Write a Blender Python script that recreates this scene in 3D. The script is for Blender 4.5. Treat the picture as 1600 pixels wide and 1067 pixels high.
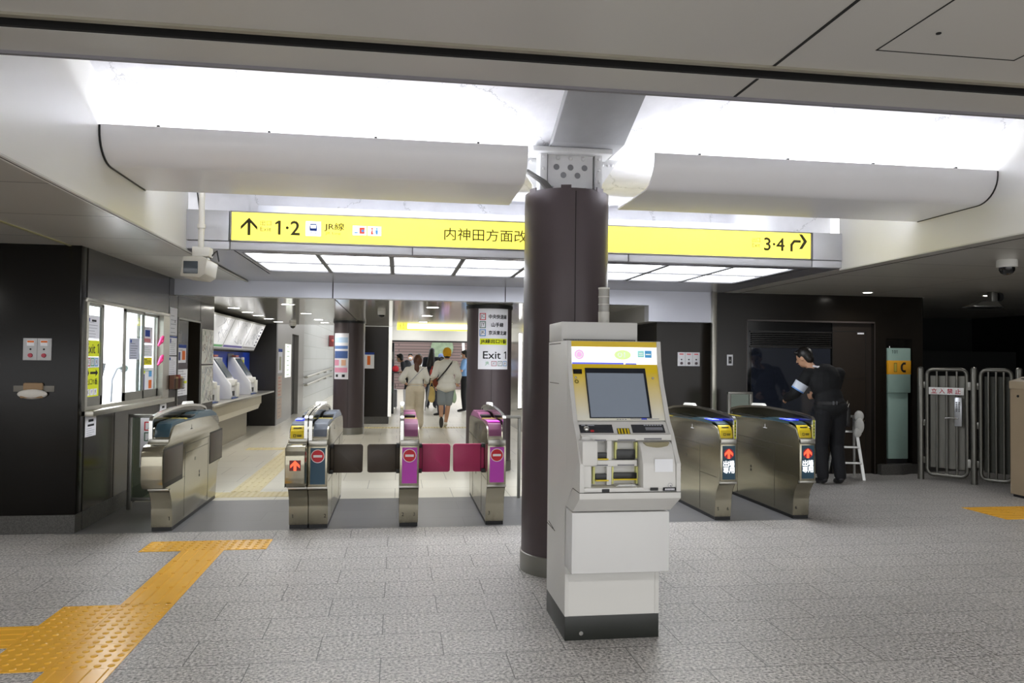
import bpy, bmesh, math, random
from mathutils import Vector, Matrix
random.seed(7)
PI = math.pi
scene = bpy.context.scene
for o in list(bpy.data.objects):
    bpy.data.objects.remove(o)

# ---------------------------------------------------------------- camera
cam_data = bpy.data.cameras.new('camera')
cam_data.sensor_width = 36.0
cam_data.lens = 36.0 * 1204.83 / 1600.0
cam_data.clip_end = 200
camera = bpy.data.objects.new('camera', cam_data)
scene.collection.objects.link(camera)
r_ = Vector((0.9893254, -0.14529475, 0.01116624))
u_ = Vector((-0.01465946, -0.02299383, 0.99962812))
f_ = Vector((0.14498396, 0.98912119, 0.02487832))
camera.matrix_world = Matrix(((r_.x, u_.x, -f_.x, 0), (r_.y, u_.y, -f_.y, 0), (r_.z, u_.z, -f_.z, 1.45), (0, 0, 0, 1)))
scene.camera = camera

# ---------------------------------------------------------------- world and exposure
world = bpy.data.worlds.new('world')
scene.world = world
world.use_nodes = True
world.node_tree.nodes['Background'].inputs[0].default_value = (0.97, 0.98, 1.0, 1)
world.node_tree.nodes['Background'].inputs[1].default_value = 0.8
scene.view_settings.view_transform = 'Standard'
scene.view_settings.look = 'None'
scene.view_settings.gamma = 1
scene.view_settings.use_curve_mapping = False
scene.view_settings.exposure = 1.45
scene.cycles.max_bounces = 7
scene.cycles.diffuse_bounces = 4
scene.cycles.glossy_bounces = 4
scene.cycles.transparent_max_bounces = 8
scene.cycles.sample_clamp_indirect = 4.0
scene.cycles.use_denoising = True

def area_light(name, loc, sx, sy, power, rot=(0, 0, 0), col=(1, 1, 1), spread=PI):
    d = bpy.data.lights.new(name, 'AREA')
    d.shape = 'RECTANGLE'; d.size = sx; d.size_y = sy; d.energy = power; d.color = col; d.spread = spread
    o = bpy.data.objects.new(name, d); scene.collection.objects.link(o)
    o.location = loc; o.rotation_euler = rot
    return o

def spot_light(name, loc, power, angle=150, col=(1, 0.97, 0.92), size=0.05):
    d = bpy.data.lights.new(name, 'SPOT')
    d.energy = power; d.spot_size = math.radians(angle); d.spot_blend = 0.6; d.color = col; d.shadow_soft_size = size
    o = bpy.data.objects.new(name, d); scene.collection.objects.link(o)
    o.location = loc
    return o

# cove lamps lying in the two light troughs, throwing their light up on the vault
COVE = 7
area_light('cove_light', (-0.45, 5.30, 2.66), 2.4, 0.10, COVE, (PI, 0, 0), (0.95, 0.97, 1.0))
area_light('cove_light', (2.88, 5.30, 2.66), 2.35, 0.10, COVE, (PI, 0, 0), (0.95, 0.97, 1.0))
# lamps standing behind the yellow sign
area_light('cove_light', (1.2, 6.98, 2.53), 4.6, 0.08, 9, (PI, 0, 0), (0.95, 0.97, 1.0))
# light of the ceiling panels over the gates
area_light('panel_light', (1.22, 7.65, 2.33), 5.0, 1.35, 16, (0, 0, 0), (0.96, 0.98, 1.0))
# lamp in the ticket office
area_light('office_light', (-3.5, 8.1, 2.25), 1.2, 2.0, 75, (0, 0, 0), (1, 1, 1))

# ---------------------------------------------------------------- materials
def lin(h):
    h = h.lstrip('#')
    v = [int(h[i:i + 2], 16) / 255 for i in (0, 2, 4)]
    return tuple(c / 12.92 if c <= 0.04045 else ((c + 0.055) / 1.055) ** 2.4 for c in v)

_mats = {}
def mat(name, col='#888888', rough=0.5, metal=0.0, emit=0.0, ecol=None, var=0.06, scale=6.0, coat=0.0, bump=0.0, stretch=None, spec=0.5):
    if name in _mats:
        return _mats[name]
    m = bpy.data.materials.new(name); m.use_nodes = True
    nt = m.node_tree; b = nt.nodes['Principled BSDF']
    c = lin(col) if isinstance(col, str) else col
    tc = nt.nodes.new('ShaderNodeTexCoord'); mp = nt.nodes.new('ShaderNodeMapping')
    nt.links.new(tc.outputs['Object'], mp.inputs[0])
    if stretch: mp.inputs['Scale'].default_value = stretch
    nz = nt.nodes.new('ShaderNodeTexNoise'); nz.inputs['Scale'].default_value = scale; nz.inputs['Detail'].default_value = 4
    nt.links.new(mp.outputs[0], nz.inputs[0])
    rp = nt.nodes.new('ShaderNodeMapRange')
    rp.inputs[3].default_value = 1 - var; rp.inputs[4].default_value = 1 + var
    nt.links.new(nz.outputs['Fac'], rp.inputs[0])
    mx = nt.nodes.new('ShaderNodeVectorMath'); mx.operation = 'SCALE'
    mx.inputs[0].default_value = c
    nt.links.new(rp.outputs[0], mx.inputs['Scale'])
    nt.links.new(mx.outputs[0], b.inputs['Base Color'])
    b.inputs['Roughness'].default_value = rough
    b.inputs['Metallic'].default_value = metal
    b.inputs['Specular IOR Level'].default_value = spec
    if coat: b.inputs['Coat Weight'].default_value = coat; b.inputs['Coat Roughness'].default_value = 0.08
    if emit:
        b.inputs['Emission Color'].default_value = (*(lin(ecol) if ecol else c), 1)
        b.inputs['Emission Strength'].default_value = emit
    if bump:
        bp = nt.nodes.new('ShaderNodeBump'); bp.inputs['Strength'].default_value = bump; bp.inputs['Distance'].default_value = 0.01
        nt.links.new(nz.outputs['Fac'], bp.inputs['Height']); nt.links.new(bp.outputs[0], b.inputs['Normal'])
    _mats[name] = m
    return m

def glass(name, col='#ffffff', clear=0.8, rough=0.02):
    """thin pane: mostly see-through with a glossy film"""
    if name in _mats: return _mats[name]
    m = bpy.data.materials.new(name); m.use_nodes = True
    nt = m.node_tree; nt.nodes.remove(nt.nodes['Principled BSDF'])
    out = nt.nodes['Material Output']
    t = nt.nodes.new('ShaderNodeBsdfTransparent'); t.inputs[0].default_value = (*lin(col), 1)
    g = nt.nodes.new('ShaderNodeBsdfGlossy'); g.inputs['Roughness'].default_value = rough; g.inputs[0].default_value = (*lin(col), 1)
    fr = nt.nodes.new('ShaderNodeLayerWeight'); fr.inputs[0].default_value = 0.5
    pw = nt.nodes.new('ShaderNodeMath'); pw.operation = 'POWER'; pw.inputs[1].default_value = 5; nt.links.new(fr.outputs['Facing'], pw.inputs[0])
    ml = nt.nodes.new('ShaderNodeMath'); ml.operation = 'MULTIPLY_ADD'; ml.inputs[1].default_value = 0.7; ml.inputs[2].default_value = 0.03; nt.links.new(pw.outputs[0], ml.inputs[0])
    ad = nt.nodes.new('ShaderNodeMath'); ad.operation = 'ADD'; ad.inputs[1].default_value = max(0, (1 - clear) * 0.15); ad.use_clamp = True
    nt.links.new(ml.outputs[0], ad.inputs[0])
    mx = nt.nodes.new('ShaderNodeMixShader')
    nt.links.new(ad.outputs[0], mx.inputs[0]); nt.links.new(t.outputs[0], mx.inputs[1]); nt.links.new(g.outputs[0], mx.inputs[2])
    nt.links.new(mx.outputs[0], out.inputs[0])
    _mats[name] = m
    return m

def tiled(name, cols, w, h, off=(0, 0), mortar=0.004, mcol='#4a4a48', rough=0.45, speck=0.0, sscale=160, offset=0.5, tile_var=0.05, plane='xy', metal=0.0, mdark=1.0, wear=0.0):
    """tiles in running bond with grout lines and stone speckle"""
    if name in _mats: return _mats[name]
    m = bpy.data.materials.new(name); m.use_nodes = True
    nt = m.node_tree; b = nt.nodes['Principled BSDF']
    tc = nt.nodes.new('ShaderNodeTexCoord')
    sp = nt.nodes.new('ShaderNodeSeparateXYZ'); nt.links.new(tc.outputs['Object'], sp.inputs[0])
    cb = nt.nodes.new('ShaderNodeCombineXYZ')
    nt.links.new(sp.outputs['XYZ'.index(plane[0].upper())], cb.inputs[0]); nt.links.new(sp.outputs['XYZ'.index(plane[1].upper())], cb.inputs[1])
    mp = nt.nodes.new('ShaderNodeMapping'); mp.inputs['Location'].default_value = (-off[0], -off[1], 0)
    nt.links.new(cb.outputs[0], mp.inputs[0])
    br = nt.nodes.new('ShaderNodeTexBrick')
    br.offset = offset; br.offset_frequency = 2; br.squash = 1
    br.inputs['Scale'].default_value = 1; br.inputs['Mortar Size'].default_value = mortar; br.inputs['Mortar Smooth'].default_value = 0.1
    br.inputs['Brick Width'].default_value = w; br.inputs['Row Height'].default_value = h
    a = lin(cols[0]); c2 = lin(cols[1])
    br.inputs['Color1'].default_value = (*a, 1); br.inputs['Color2'].default_value = (*c2, 1)
    br.inputs['Mortar'].default_value = (*lin(mcol), 1); br.inputs['Bias'].default_value = 0
    nt.links.new(mp.outputs[0], br.inputs[0])
    last = br.outputs['Color']
    if speck:
        v = nt.nodes.new('ShaderNodeTexNoise'); v.inputs['Scale'].default_value = sscale; v.inputs['Detail'].default_value = 3; v.inputs['Roughness'].default_value = 0.7
        nt.links.new(tc.outputs['Object'], v.inputs[0])
        rp = nt.nodes.new('ShaderNodeMapRange'); rp.inputs[1].default_value = 0.36; rp.inputs[2].default_value = 0.64
        rp.inputs[3].default_value = 1 - speck; rp.inputs[4].default_value = 1 + speck
        nt.links.new(v.outputs['Fac'], rp.inputs[0])
        s = nt.nodes.new('ShaderNodeVectorMath'); s.operation = 'SCALE'
        nt.links.new(last, s.inputs[0]); nt.links.new(rp.outputs[0], s.inputs['Scale'])
        last = s.outputs[0]
    if wear:
        v = nt.nodes.new('ShaderNodeTexNoise'); v.inputs['Scale'].default_value = 0.9; v.inputs['Detail'].default_value = 5
        nt.links.new(tc.outputs['Object'], v.inputs[0])
        rp = nt.nodes.new('ShaderNodeMapRange'); rp.inputs[1].default_value = 0.3; rp.inputs[2].default_value = 0.7
        rp.inputs[3].default_value = 1 - wear; rp.inputs[4].default_value = 1 + wear * 0.5
        nt.links.new(v.outputs['Fac'], rp.inputs[0])
        s = nt.nodes.new('ShaderNodeVectorMath'); s.operation = 'SCALE'
        nt.links.new(last, s.inputs[0]); nt.links.new(rp.outputs[0], s.inputs['Scale'])
        last = s.outputs[0]
    nt.links.new(last, b.inputs['Base Color'])
    b.inputs['Roughness'].default_value = rough; b.inputs['Metallic'].default_value = metal
    bp = nt.nodes.new('ShaderNodeBump'); bp.inputs['Strength'].default_value = 0.25; bp.inputs['Distance'].default_value = 0.004; bp.invert = True
    nt.links.new(br.outputs['Fac'], bp.inputs['Height']); nt.links.new(bp.outputs[0], b.inputs['Normal'])
    _mats[name] = m
    return m

# ---------------------------------------------------------------- mesh builder
_text_cache = {}
def text_mesh(s):
    if s not in _text_cache:
        cu = bpy.data.curves.new('glyphs', 'FONT'); cu.body = s; cu.resolution_u = 3
        ob = bpy.data.objects.new('glyphs', cu); scene.collection.objects.link(ob)
        bpy.context.view_layer.update()
        me = bpy.data.meshes.new_from_object(ob.evaluated_get(bpy.context.evaluated_depsgraph_get()))
        vs = [(v.co.x, v.co.y) for v in me.vertices]; fs = [tuple(p.vertices) for p in me.polygons]
        if '1' in s:      # give the plain bar of the digit 1 its flag
            par = list(range(len(vs)))
            def root(i):
                while par[i] != i: i = par[i]
                return i
            for f in fs:
                for i in f[1:]: par[root(i)] = root(f[0])
            isl = {}
            for i in range(len(vs)): isl.setdefault(root(i), []).append(i)
            for ids in isl.values():
                a0 = min(vs[i][0] for i in ids); a1 = max(vs[i][0] for i in ids); b0 = min(vs[i][1] for i in ids); b1 = max(vs[i][1] for i in ids); hh = b1 - b0
                if len(ids) <= 6 and hh > .6 and (a1 - a0) < .25 * hh:
                    n = len(vs); vs += [(a0, b1), (a0, b1 - .15 * hh), (a0 - .20 * hh, b1 - .27 * hh), (a0 - .20 * hh, b1 - .15 * hh)]
                    fs.append((n, n + 3, n + 2, n + 1))
        bpy.data.objects.remove(ob); bpy.data.curves.remove(cu); bpy.data.meshes.remove(me)
        _text_cache[s] = (vs, fs)
    return _text_cache[s]

class Mb:
    def __init__(s): s.bm = bmesh.new()
    def _bev(s, verts, bev, seg=2):
        if bev <= 0: return
        vs = set(verts)
        ed = [e for e in s.bm.edges if e.verts[0] in vs and e.verts[1] in vs]
        bmesh.ops.bevel(s.bm, geom=ed, offset=bev, segments=seg, profile=0.5, affect='EDGES', clamp_overlap=True)
    def box(s, x0, x1, y0, y1, z0, z1, bev=0.0):
        return s.prism([(x0, y0), (x1, y0), (x1, y1), (x0, y1)], 'z', z0, z1, bev)
    def prism(s, pts, axis, a, b, bev=0.0, seg=2):
        def P(p, t):
            return {'x': (t, p[0], p[1]), 'y': (p[0], t, p[1]), 'z': (p[0], p[1], t)}[axis]
        va = [s.bm.verts.new(P(p, a)) for p in pts]; vb = [s.bm.verts.new(P(p, b)) for p in pts]
        n = len(pts)
        s.bm.faces.new(va); s.bm.faces.new(vb[::-1])
        for i in range(n): s.bm.faces.new((va[i], vb[i], vb[(i + 1) % n], va[(i + 1) % n]))
        s._bev(va + vb, bev, seg)
        return s
    def poly(s, pts):
        s.bm.faces.new([s.bm.verts.new(p) for p in pts]); return s
    def hull8(s, lo, hi):
        """two quads (four points each) joined to a solid"""
        a = [s.bm.verts.new(p) for p in lo]; b = [s.bm.verts.new(p) for p in hi]
        s.bm.faces.new(a); s.bm.faces.new(b[::-1])
        for i in range(4): s.bm.faces.new((a[i], b[i], b[(i + 1) % 4], a[(i + 1) % 4]))
        return s
    def cyl(s, p, q, r, r2=None, n=20, cap=True):
        p, q = Vector(p), Vector(q); r2 = r if r2 is None else r2
        d = (q - p).normalized(); a = d.orthogonal().normalized(); b = d.cross(a)
        A = [s.bm.verts.new(p + (a * math.cos(t) + b * math.sin(t)) * r) for t in [2 * PI * i / n for i in range(n)]]
        B = [s.bm.verts.new(q + (a * math.cos(t) + b * math.sin(t)) * r2) for t in [2 * PI * i / n for i in range(n)]]
        for i in range(n): s.bm.faces.new((A[i], A[(i + 1) % n], B[(i + 1) % n], B[i]))
        if cap: s.bm.faces.new(A[::-1]); s.bm.faces.new(B)
        return s
    def tube(s, pts, r, n=10, closed=False):
        pts = [Vector(p) for p in pts]; m = len(pts); rings = []
        prev = None
        for i, p in enumerate(pts):
            if closed: d = (pts[(i + 1) % m] - pts[i - 1])
            else: d = (pts[min(i + 1, m - 1)] - pts[max(i - 1, 0)])
            d.normalize()
            a = d.orthogonal().normalized() if prev is None else (prev - d * prev.dot(d)).normalized()
            prev = a; b = d.cross(a)
            rr = r[i] if isinstance(r, (list, tuple)) else r
            rings.append([s.bm.verts.new(p + (a * math.cos(2 * PI * k / n) + b * math.sin(2 * PI * k / n)) * rr) for k in range(n)])
        for i in range(m if closed else m - 1):
            A, B = rings[i], rings[(i + 1) % m]
            for k in range(n): s.bm.faces.new((A[k], A[(k + 1) % n], B[(k + 1) % n], B[k]))
        if not closed: s.bm.faces.new(rings[0][::-1]); s.bm.faces.new(rings[-1])
        return s
    def lathe(s, prof, c, n=40, cap=True):
        rings = []
        for (r, z) in prof:
            rings.append([s.bm.verts.new((c[0] + r * math.cos(2 * PI * k / n), c[1] + r * math.sin(2 * PI * k / n), c[2] + z)) for k in range(n)])
        for A, B in zip(rings, rings[1:]):
            for k in range(n): s.bm.faces.new((A[k], A[(k + 1) % n], B[(k + 1) % n], B[k]))
        if cap: s.bm.faces.new(rings[0][::-1]); s.bm.faces.new(rings[-1])
        return s
    def ell(s, c, rx, ry=None, rz=None, n=14, rot=None):
        ry = rx if ry is None else ry; rz = rx if rz is None else rz
        res = bmesh.ops.create_uvsphere(s.bm, u_segments=n, v_segments=max(6, n * 2 // 3), radius=1)
        M = Matrix.Translation(c) @ (rot.to_4x4() if rot else Matrix.Identity(4)) @ Matrix.Diagonal((rx, ry, rz, 1))
        for v in res['verts']: v.co = M @ v.co
        return s
    def cap(s, p, q, r1, r2, n=12):
        """tapered capsule"""
        p, q = Vector(p), Vector(q)
        d = q - p; L = d.length
        d = d / L if L > 1e-6 else Vector((0, 0, 1))
        a = d.orthogonal().normalized(); b = d.cross(a)
        prof = [(r1 * math.cos(t), -r1 * math.sin(t)) for t in (PI / 2 * 0.98, PI / 3, PI / 6, 0)] + [(r2 * math.cos(t), L + r2 * math.sin(t)) for t in (0, PI / 6, PI / 3, PI / 2 * 0.98)]
        rings = [[s.bm.verts.new(p + d * h + (a * math.cos(2 * PI * k / n) + b * math.sin(2 * PI * k / n)) * r) for k in range(n)] for r, h in prof]
        for A, B in zip(rings, rings[1:]):
            for k in range(n): s.bm.faces.new((A[k], A[(k + 1) % n], B[(k + 1) % n], B[k]))
        s.bm.faces.new(rings[0][::-1]); s.bm.faces.new(rings[-1])
        return s
    def text(s, t, o, h=None, ux=(1, 0, 0), uy=(0, 0, 1), align='c', w=None, bold=0.0, fn=None):
        """lettering: bbox height h, optional bbox width w; o is the centre ('c') or the left middle ('l')"""
        vs, fs = text_mesh(t)
        x0 = min(v[0] for v in vs); x1 = max(v[0] for v in vs); y0 = min(v[1] for v in vs); y1 = max(v[1] for v in vs)
        k = (h / (y1 - y0)) if h else w / (x1 - x0)
        kx = (w / (x1 - x0)) if w else k
        cx = (x0 + x1) / 2 if align == 'c' else x0; cy = (y0 + y1) / 2
        o, ux, uy = Vector(o), Vector(ux), Vector(uy)
        shifts = [(0, 0)] if not bold else [(-bold, 0), (bold, 0), (0, bold), (0, -bold)]
        nrm = ux.cross(uy)
        for j, (dx, dy) in enumerate(shifts):
            P = []
            for v in vs:
                a, b = (v[0] - cx) * kx + dx, (v[1] - cy) * k + dy
                P.append(s.bm.verts.new(fn(a, b) if fn else o + ux * a + uy * b + nrm * (j * 0.00015)))
            for f in fs:
                try: s.bm.faces.new([P[i] for i in f])
                except ValueError: pass
        return s
    def frame(s, o, ux, uy, w, h, t, d=0.0):
        """flat rectangular outline centred at o"""
        o, ux, uy = Vector(o), Vector(ux), Vector(uy)
        def q(a0, a1, b0, b1): s.poly([o + ux * a0 + uy * b0, o + ux * a1 + uy * b0, o + ux * a1 + uy * b1, o + ux * a0 + uy * b1])
        q(-w / 2, w / 2, -h / 2, -h / 2 + t); q(-w / 2, w / 2, h / 2 - t, h / 2)
        q(-w / 2, -w / 2 + t, -h / 2 + t, h / 2 - t); q(w / 2 - t, w / 2, -h / 2 + t, h / 2 - t)
        return s
    def rect(s, o, ux, uy, w, h):
        o, ux, uy = Vector(o), Vector(ux) * (w / 2), Vector(uy) * (h / 2)
        return s.poly([o - ux - uy, o + ux - uy, o + ux + uy, o - ux + uy])
    def disc(s, o, ux, uy, r, n=24, r_in=0.0):
        o, ux, uy = Vector(o), Vector(ux), Vector(uy)
        P = [s.bm.verts.new(o + ux * (r * math.cos(2 * PI * k / n)) + uy * (r * math.sin(2 * PI * k / n))) for k in range(n)]
        if r_in:
            Q = [s.bm.verts.new(o + ux * (r_in * math.cos(2 * PI * k / n)) + uy * (r_in * math.sin(2 * PI * k / n))) for k in range(n)]
            for k in range(n): s.bm.faces.new((P[k], P[(k + 1) % n], Q[(k + 1) % n], Q[k]))
        else: s.bm.faces.new(P)
        return s
    def xform(s, M):
        for v in s.bm.verts: v.co = M @ v.co
        return s
    def mesh(s, name, m, angle=35, flat=False, doubles=False):
        if doubles: bmesh.ops.remove_doubles(s.bm, verts=s.bm.verts, dist=0.0002)
        if not flat: bmesh.ops.recalc_face_normals(s.bm, faces=s.bm.faces)
        me = bpy.data.meshes.new(name); s.bm.to_mesh(me); s.bm.free()
        for x in (m if isinstance(m, (list, tuple)) else [m]): me.materials.append(x)
        if angle and not flat:
            me.polygons.foreach_set('use_smooth', [True] * len(me.polygons))
            me.set_sharp_from_angle(angle=math.radians(angle))
        return me
    def build(s, name, m, parent=None, angle=35, flat=False, label=None):
        o = bpy.data.objects.new(name, s.mesh(name, m, angle, flat))
        scene.collection.objects.link(o)
        if parent: o.parent = parent
        if label: o['label'] = label
        return o

def tag(o, label, cat, group=None, kind=None):
    o['label'] = label; o['category'] = cat
    if group: o['group'] = group
    if kind: o['kind'] = kind
    return o
def thing(name, label, cat, loc=(0, 0, 0), rz=0.0, group=None):
    o = bpy.data.objects.new(name, None); scene.collection.objects.link(o)
    o.empty_display_size = 0.1
    o.location = loc; o.rotation_euler = (0, 0, rz)
    return tag(o, label, cat, group)
def struct(name, mb, m, parent=None, angle=35, label=None):
    o = mb.build(name, m, parent, angle)
    if not parent: o['kind'] = 'structure'
    if label: o['label'] = label
    return o
def dup(root, loc=None, rz=None, label=None, group=None):
    r = root.copy(); scene.collection.objects.link(r)
    if loc is not None: r.location = loc
    if rz is not None: r.rotation_euler = (0, 0, rz)
    if label: r['label'] = label
    if group: r['group'] = group
    for ch in list(root.children):
        c = ch.copy(); scene.collection.objects.link(c); c.parent = r
        for g in list(ch.children):
            d = g.copy(); scene.collection.objects.link(d); d.parent = c
    return r
def arc(cx, cy, r, a0, a1, n):
    return [(cx + r * math.cos(math.radians(a0 + (a1 - a0) * i / n)), cy + r * math.sin(math.radians(a0 + (a1 - a0) * i / n))) for i in range(n + 1)]
X, Y, Z = (1, 0, 0), (0, 1, 0), (0, 0, 1)
NX, NY = (-1, 0, 0), (0, -1, 0)
# faces seen from the hall: ux=X, uy=Z. faces on the office wall (looking towards -X): ux=Y, uy=Z

# palette
steel = mat('brushed_steel', '#b3b0a6', 0.32, 0.9, var=0.10, scale=3, stretch=(1, 1, 30))
steel_d = mat('dull_steel', '#8b8a84', 0.4, 0.9, var=0.10, scale=4)
chrome = mat('polished_steel', '#c9c9c6', 0.18, 1.0, var=0.03)
white_pl = mat('white_plastic', '#d9d8d2', 0.45)
white_pt = mat('white_paint', '#e6e6e6', 0.6, var=0.03)
black = mat('black_plastic', '#17181a', 0.45)
black_gl = mat('black_gloss', '#0b0b0c', 0.12)
dark_gap = mat('dark_gap', '#0a0a0a', 0.9)
paper = mat('paper', '#e4e4ea', 0.8, var=0.02)
ink = mat('ink_black', '#14141a', 0.8)
ink_g = mat('ink_grey', '#8b8b96', 0.8)
ink_b = mat('ink_blue', '#1e3f8f', 0.8)
ink_r = mat('ink_red', '#c2272d', 0.8)
ink_o = mat('ink_orange', '#e2712c', 0.8)
ink_gr = mat('ink_green', '#3f9a5b', 0.8)
ink_lb = mat('ink_light_blue', '#5aa0d8', 0.8)
ink_y = mat('ink_yellow', '#d9e021', 0.8)
bronze = mat('dark_bronze_panel', '#1d1914', 0.25, 0.0, var=0.05, scale=1.5, spec=0.3)
bronze_l = mat('bronze_panel', '#2a251e', 0.24, 0.0, var=0.08, scale=1.5, spec=0.3)
# ================================================================ setting
granite = tiled('granite_tiles', ('#aaa7a4', '#a5a29f'), 0.612, 0.3225, (0.241, 6.09), 0.0028, '#5c5b58', 0.42, speck=0.72, sscale=62, wear=0.10)
band_m = tiled('grey_threshold_stone', ('#6b6b6d', '#666668'), 1.2, 0.4, (0, 6.755), 0.003, '#5a5a5c', 0.35, speck=0.08, wear=0.06)
cream = tiled('cream_tiles', ('#cfcbbd', '#c9c4b5'), 0.612, 0.61, (-0.325, 8.2), 0.004, '#8f8a80', 0.28, speck=0.05, wear=0.05)
ceil_m = mat('ceiling_panel_metal', '#a3a19c', 0.33, 0.0, var=0.03, scale=2)
ceil_side = tiled('side_ceiling_panels', ('#b3b0a9', '#aeaba3'), 6.0, 0.97, (0, 4.37), 0.007, '#3b3935', 0.28, offset=0.0)
fascia_m = mat('cream_fascia_metal', '#e6e5e1', 0.35, 0.0, var=0.02, scale=2)
vault_m = mat('painted_concrete', '#e6e6ea', 0.7, var=0.16, scale=5, bump=1.0)
nt = vault_m.node_tree; b_ = nt.nodes['Principled BSDF']; old = b_.inputs['Base Color'].links[0].from_socket
tc_ = nt.nodes.new('ShaderNodeTexCoord'); n1 = nt.nodes.new('ShaderNodeTexNoise'); n1.inputs['Scale'].default_value = 7; n1.inputs['Detail'].default_value = 8; n1.inputs['Roughness'].default_value = 0.75
nt.links.new(tc_.outputs['Object'], n1.inputs[0])
r1 = nt.nodes.new('ShaderNodeMapRange'); r1.inputs[1].default_value = 0.66; r1.inputs[2].default_value = 0.74; nt.links.new(n1.outputs['Fac'], r1.inputs[0])
v1 = nt.nodes.new('ShaderNodeTexVoronoi'); v1.feature = 'DISTANCE_TO_EDGE'; v1.inputs['Scale'].default_value = 0.9
ad_ = nt.nodes.new('ShaderNodeVectorMath'); ad_.operation = 'MULTIPLY_ADD'; ad_.inputs[1].default_value = (.25, .25, .25); nt.links.new(n1.outputs['Color'], ad_.inputs[0]); nt.links.new(tc_.outputs['Object'], ad_.inputs[2]); nt.links.new(ad_.outputs[0], v1.inputs[0])
r2 = nt.nodes.new('ShaderNodeMapRange'); r2.inputs[1].default_value = 0.004; r2.inputs[2].default_value = 0.0; nt.links.new(v1.outputs['Distance'], r2.inputs[0])
mxm = nt.nodes.new('ShaderNodeMath'); mxm.operation = 'MAXIMUM'; nt.links.new(r1.outputs[0], mxm.inputs[0]); nt.links.new(r2.outputs[0], mxm.inputs[1])
mm_ = nt.nodes.new('ShaderNodeMix'); mm_.data_type = 'RGBA'; nt.links.new(mxm.outputs[0], mm_.inputs[0]); nt.links.new(old, mm_.inputs[6]); mm_.inputs[7].default_value = (.32, .32, .33, 1)
nt.links.new(mm_.outputs[2], b_.inputs['Base Color'])
conc_m = mat('grey_concrete', '#8e8e90', 0.8, var=0.12, scale=5, bump=0.5)
trough_m = mat('white_enamel', '#f0f0f2', 0.24, 0.0, var=0.02)
lintel_m = mat('silver_panel', '#bcbec8', 0.3, 0.3, var=0.03)
inner_ceil = tiled('white_ceiling_panels', ('#c9c7bf', '#c4c2ba'), 6.0, 0.6, (0, 9.45), 0.006, '#8b8983', 0.09, offset=0.0, metal=0.25)
plinth_m = tiled('plinth_granite', ('#4d4c49', '#494845'), 1.2, 0.5, (0, 0), 0.002, '#3b3b3b', 0.5, speck=0.35, sscale=80)

struct('floor', Mb().prism([(-9, -4), (11, -4), (11, 9.65), (3.86, 9.65), (3.86, 6.755), (-2.75, 6.755), (-2.75, 6.95), (-9, 6.95)], 'z', -0.1, 0), granite)
struct('floor_threshold', Mb().box(-2.75, 3.86, 6.755, 8.2, -0.1, 0), band_m)
struct('floor_concourse', Mb().prism([(-4.5, 8.2), (3.86, 8.2), (3.86, 18), (8, 18), (8, 42), (-4.5, 42)], 'z', -0.1, -0.0005), cream)

# front ceiling with its slot, joint and hatch
cf = Mb()
cf.box(-9, 11, -4, 2.215, 2.36, 2.5)
cf.box(-9, 11, 2.305, 2.475, 2.36, 2.5)
ceiling = struct('ceiling', cf, ceil_m)
Mb().box(-9, 11, 2.215, 2.305, 2.41, 2.5).build('slot', dark_gap, ceiling)
Mb().box(-9, 11, 2.290, 2.305, 2.362, 2.41).build('slot_liner', dark_gap, ceiling)
t = Mb()
t.box(-9, 11, 2.218, 2.238, 2.362, 2.41); t.box(-9, 11, 2.195, 2.215, 2.352, 2.36)
t.build('slot_rail', mat('rail_metal', '#8d887a', 0.35, 0.5), ceiling)
Mb().box(-9, 11, 2.475, 2.49, 2.35, 2.5).build('edge_trim', mat('grey_trim', '#77757a', 0.35, 0.4), ceiling)
g = Mb(); g.box(1.117, 1.127, -4, 2.195, 2.3585, 2.3605); g.box(1.117, 1.127, 2.305, 2.475, 2.3585, 2.3605)
g.build('joint', dark_gap, ceiling)
g = Mb(); a0, a1, b0, b1 = 1.352, 1.80, 1.45, 2.035
g.box(a0, a0 + .004, b0, b1, 2.3585, 2.3605); g.box(a1 - .004, a1, b0, b1, 2.3585, 2.3605); g.box(a0, a1, b0, b0 + .003, 2.3585, 2.3605); g.box(a0, a1, b1 - .003, b1, 2.3585, 2.3605)
g.cyl((1.45, 1.90, 2.3575), (1.45, 1.90, 2.3605), 0.007)
g.build('access_hatch', dark_gap, ceiling)

# low side ceilings left and right of the bright vault
struct('ceiling_left', Mb().box(-9, -1.78, 2.49, 9.45, 2.36, 2.46), ceil_side)
cr = Mb(); cr.box(4.15, 11, 2.49, 9.0, 2.36, 2.46); cr.prism([(4.15, 9.0), (11, 9.0), (11, 14), (7.0, 14), (7.0, 9.45), (4.15, 9.45)], 'z', 2.36, 2.46)
o = struct('ceiling_right', cr, ceil_side)
Mb().box(4.352, 4.366, 2.49, 9.45, 2.3585, 2.3605).build('joint', dark_gap, o)
o = struct('trim_1', Mb().box(-2.70, -2.68, 2.49, 6.79, 2.352, 2.362), mat('trim_yellow_metal', '#b5b07e', 0.3, 0.5))
# fascias of the vault
o = struct('fascia_left', Mb().box(-1.83, -1.775, 2.485, 6.805, 2.352, 4.2), fascia_m)
Mb().box(-1.79, -1.772, 2.49, 9.45, 2.343, 2.353).build('edge_trim', mat('edge_metal', '#cfcec8', 0.5, 0.0), o)
Mb().box(-1.80, -1.79, 2.49, 9.45, 2.344, 2.3595).build('joint', dark_gap, o)
o = struct('fascia_right', Mb().box(4.145, 4.20, 2.485, 6.805, 2.352, 4.2), fascia_m)
Mb().box(4.142, 4.16, 2.49, 6.8, 2.343, 2.353).build('edge_trim', mat('edge_metal', '#cfcec8', 0.5, 0.0), o)
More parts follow.
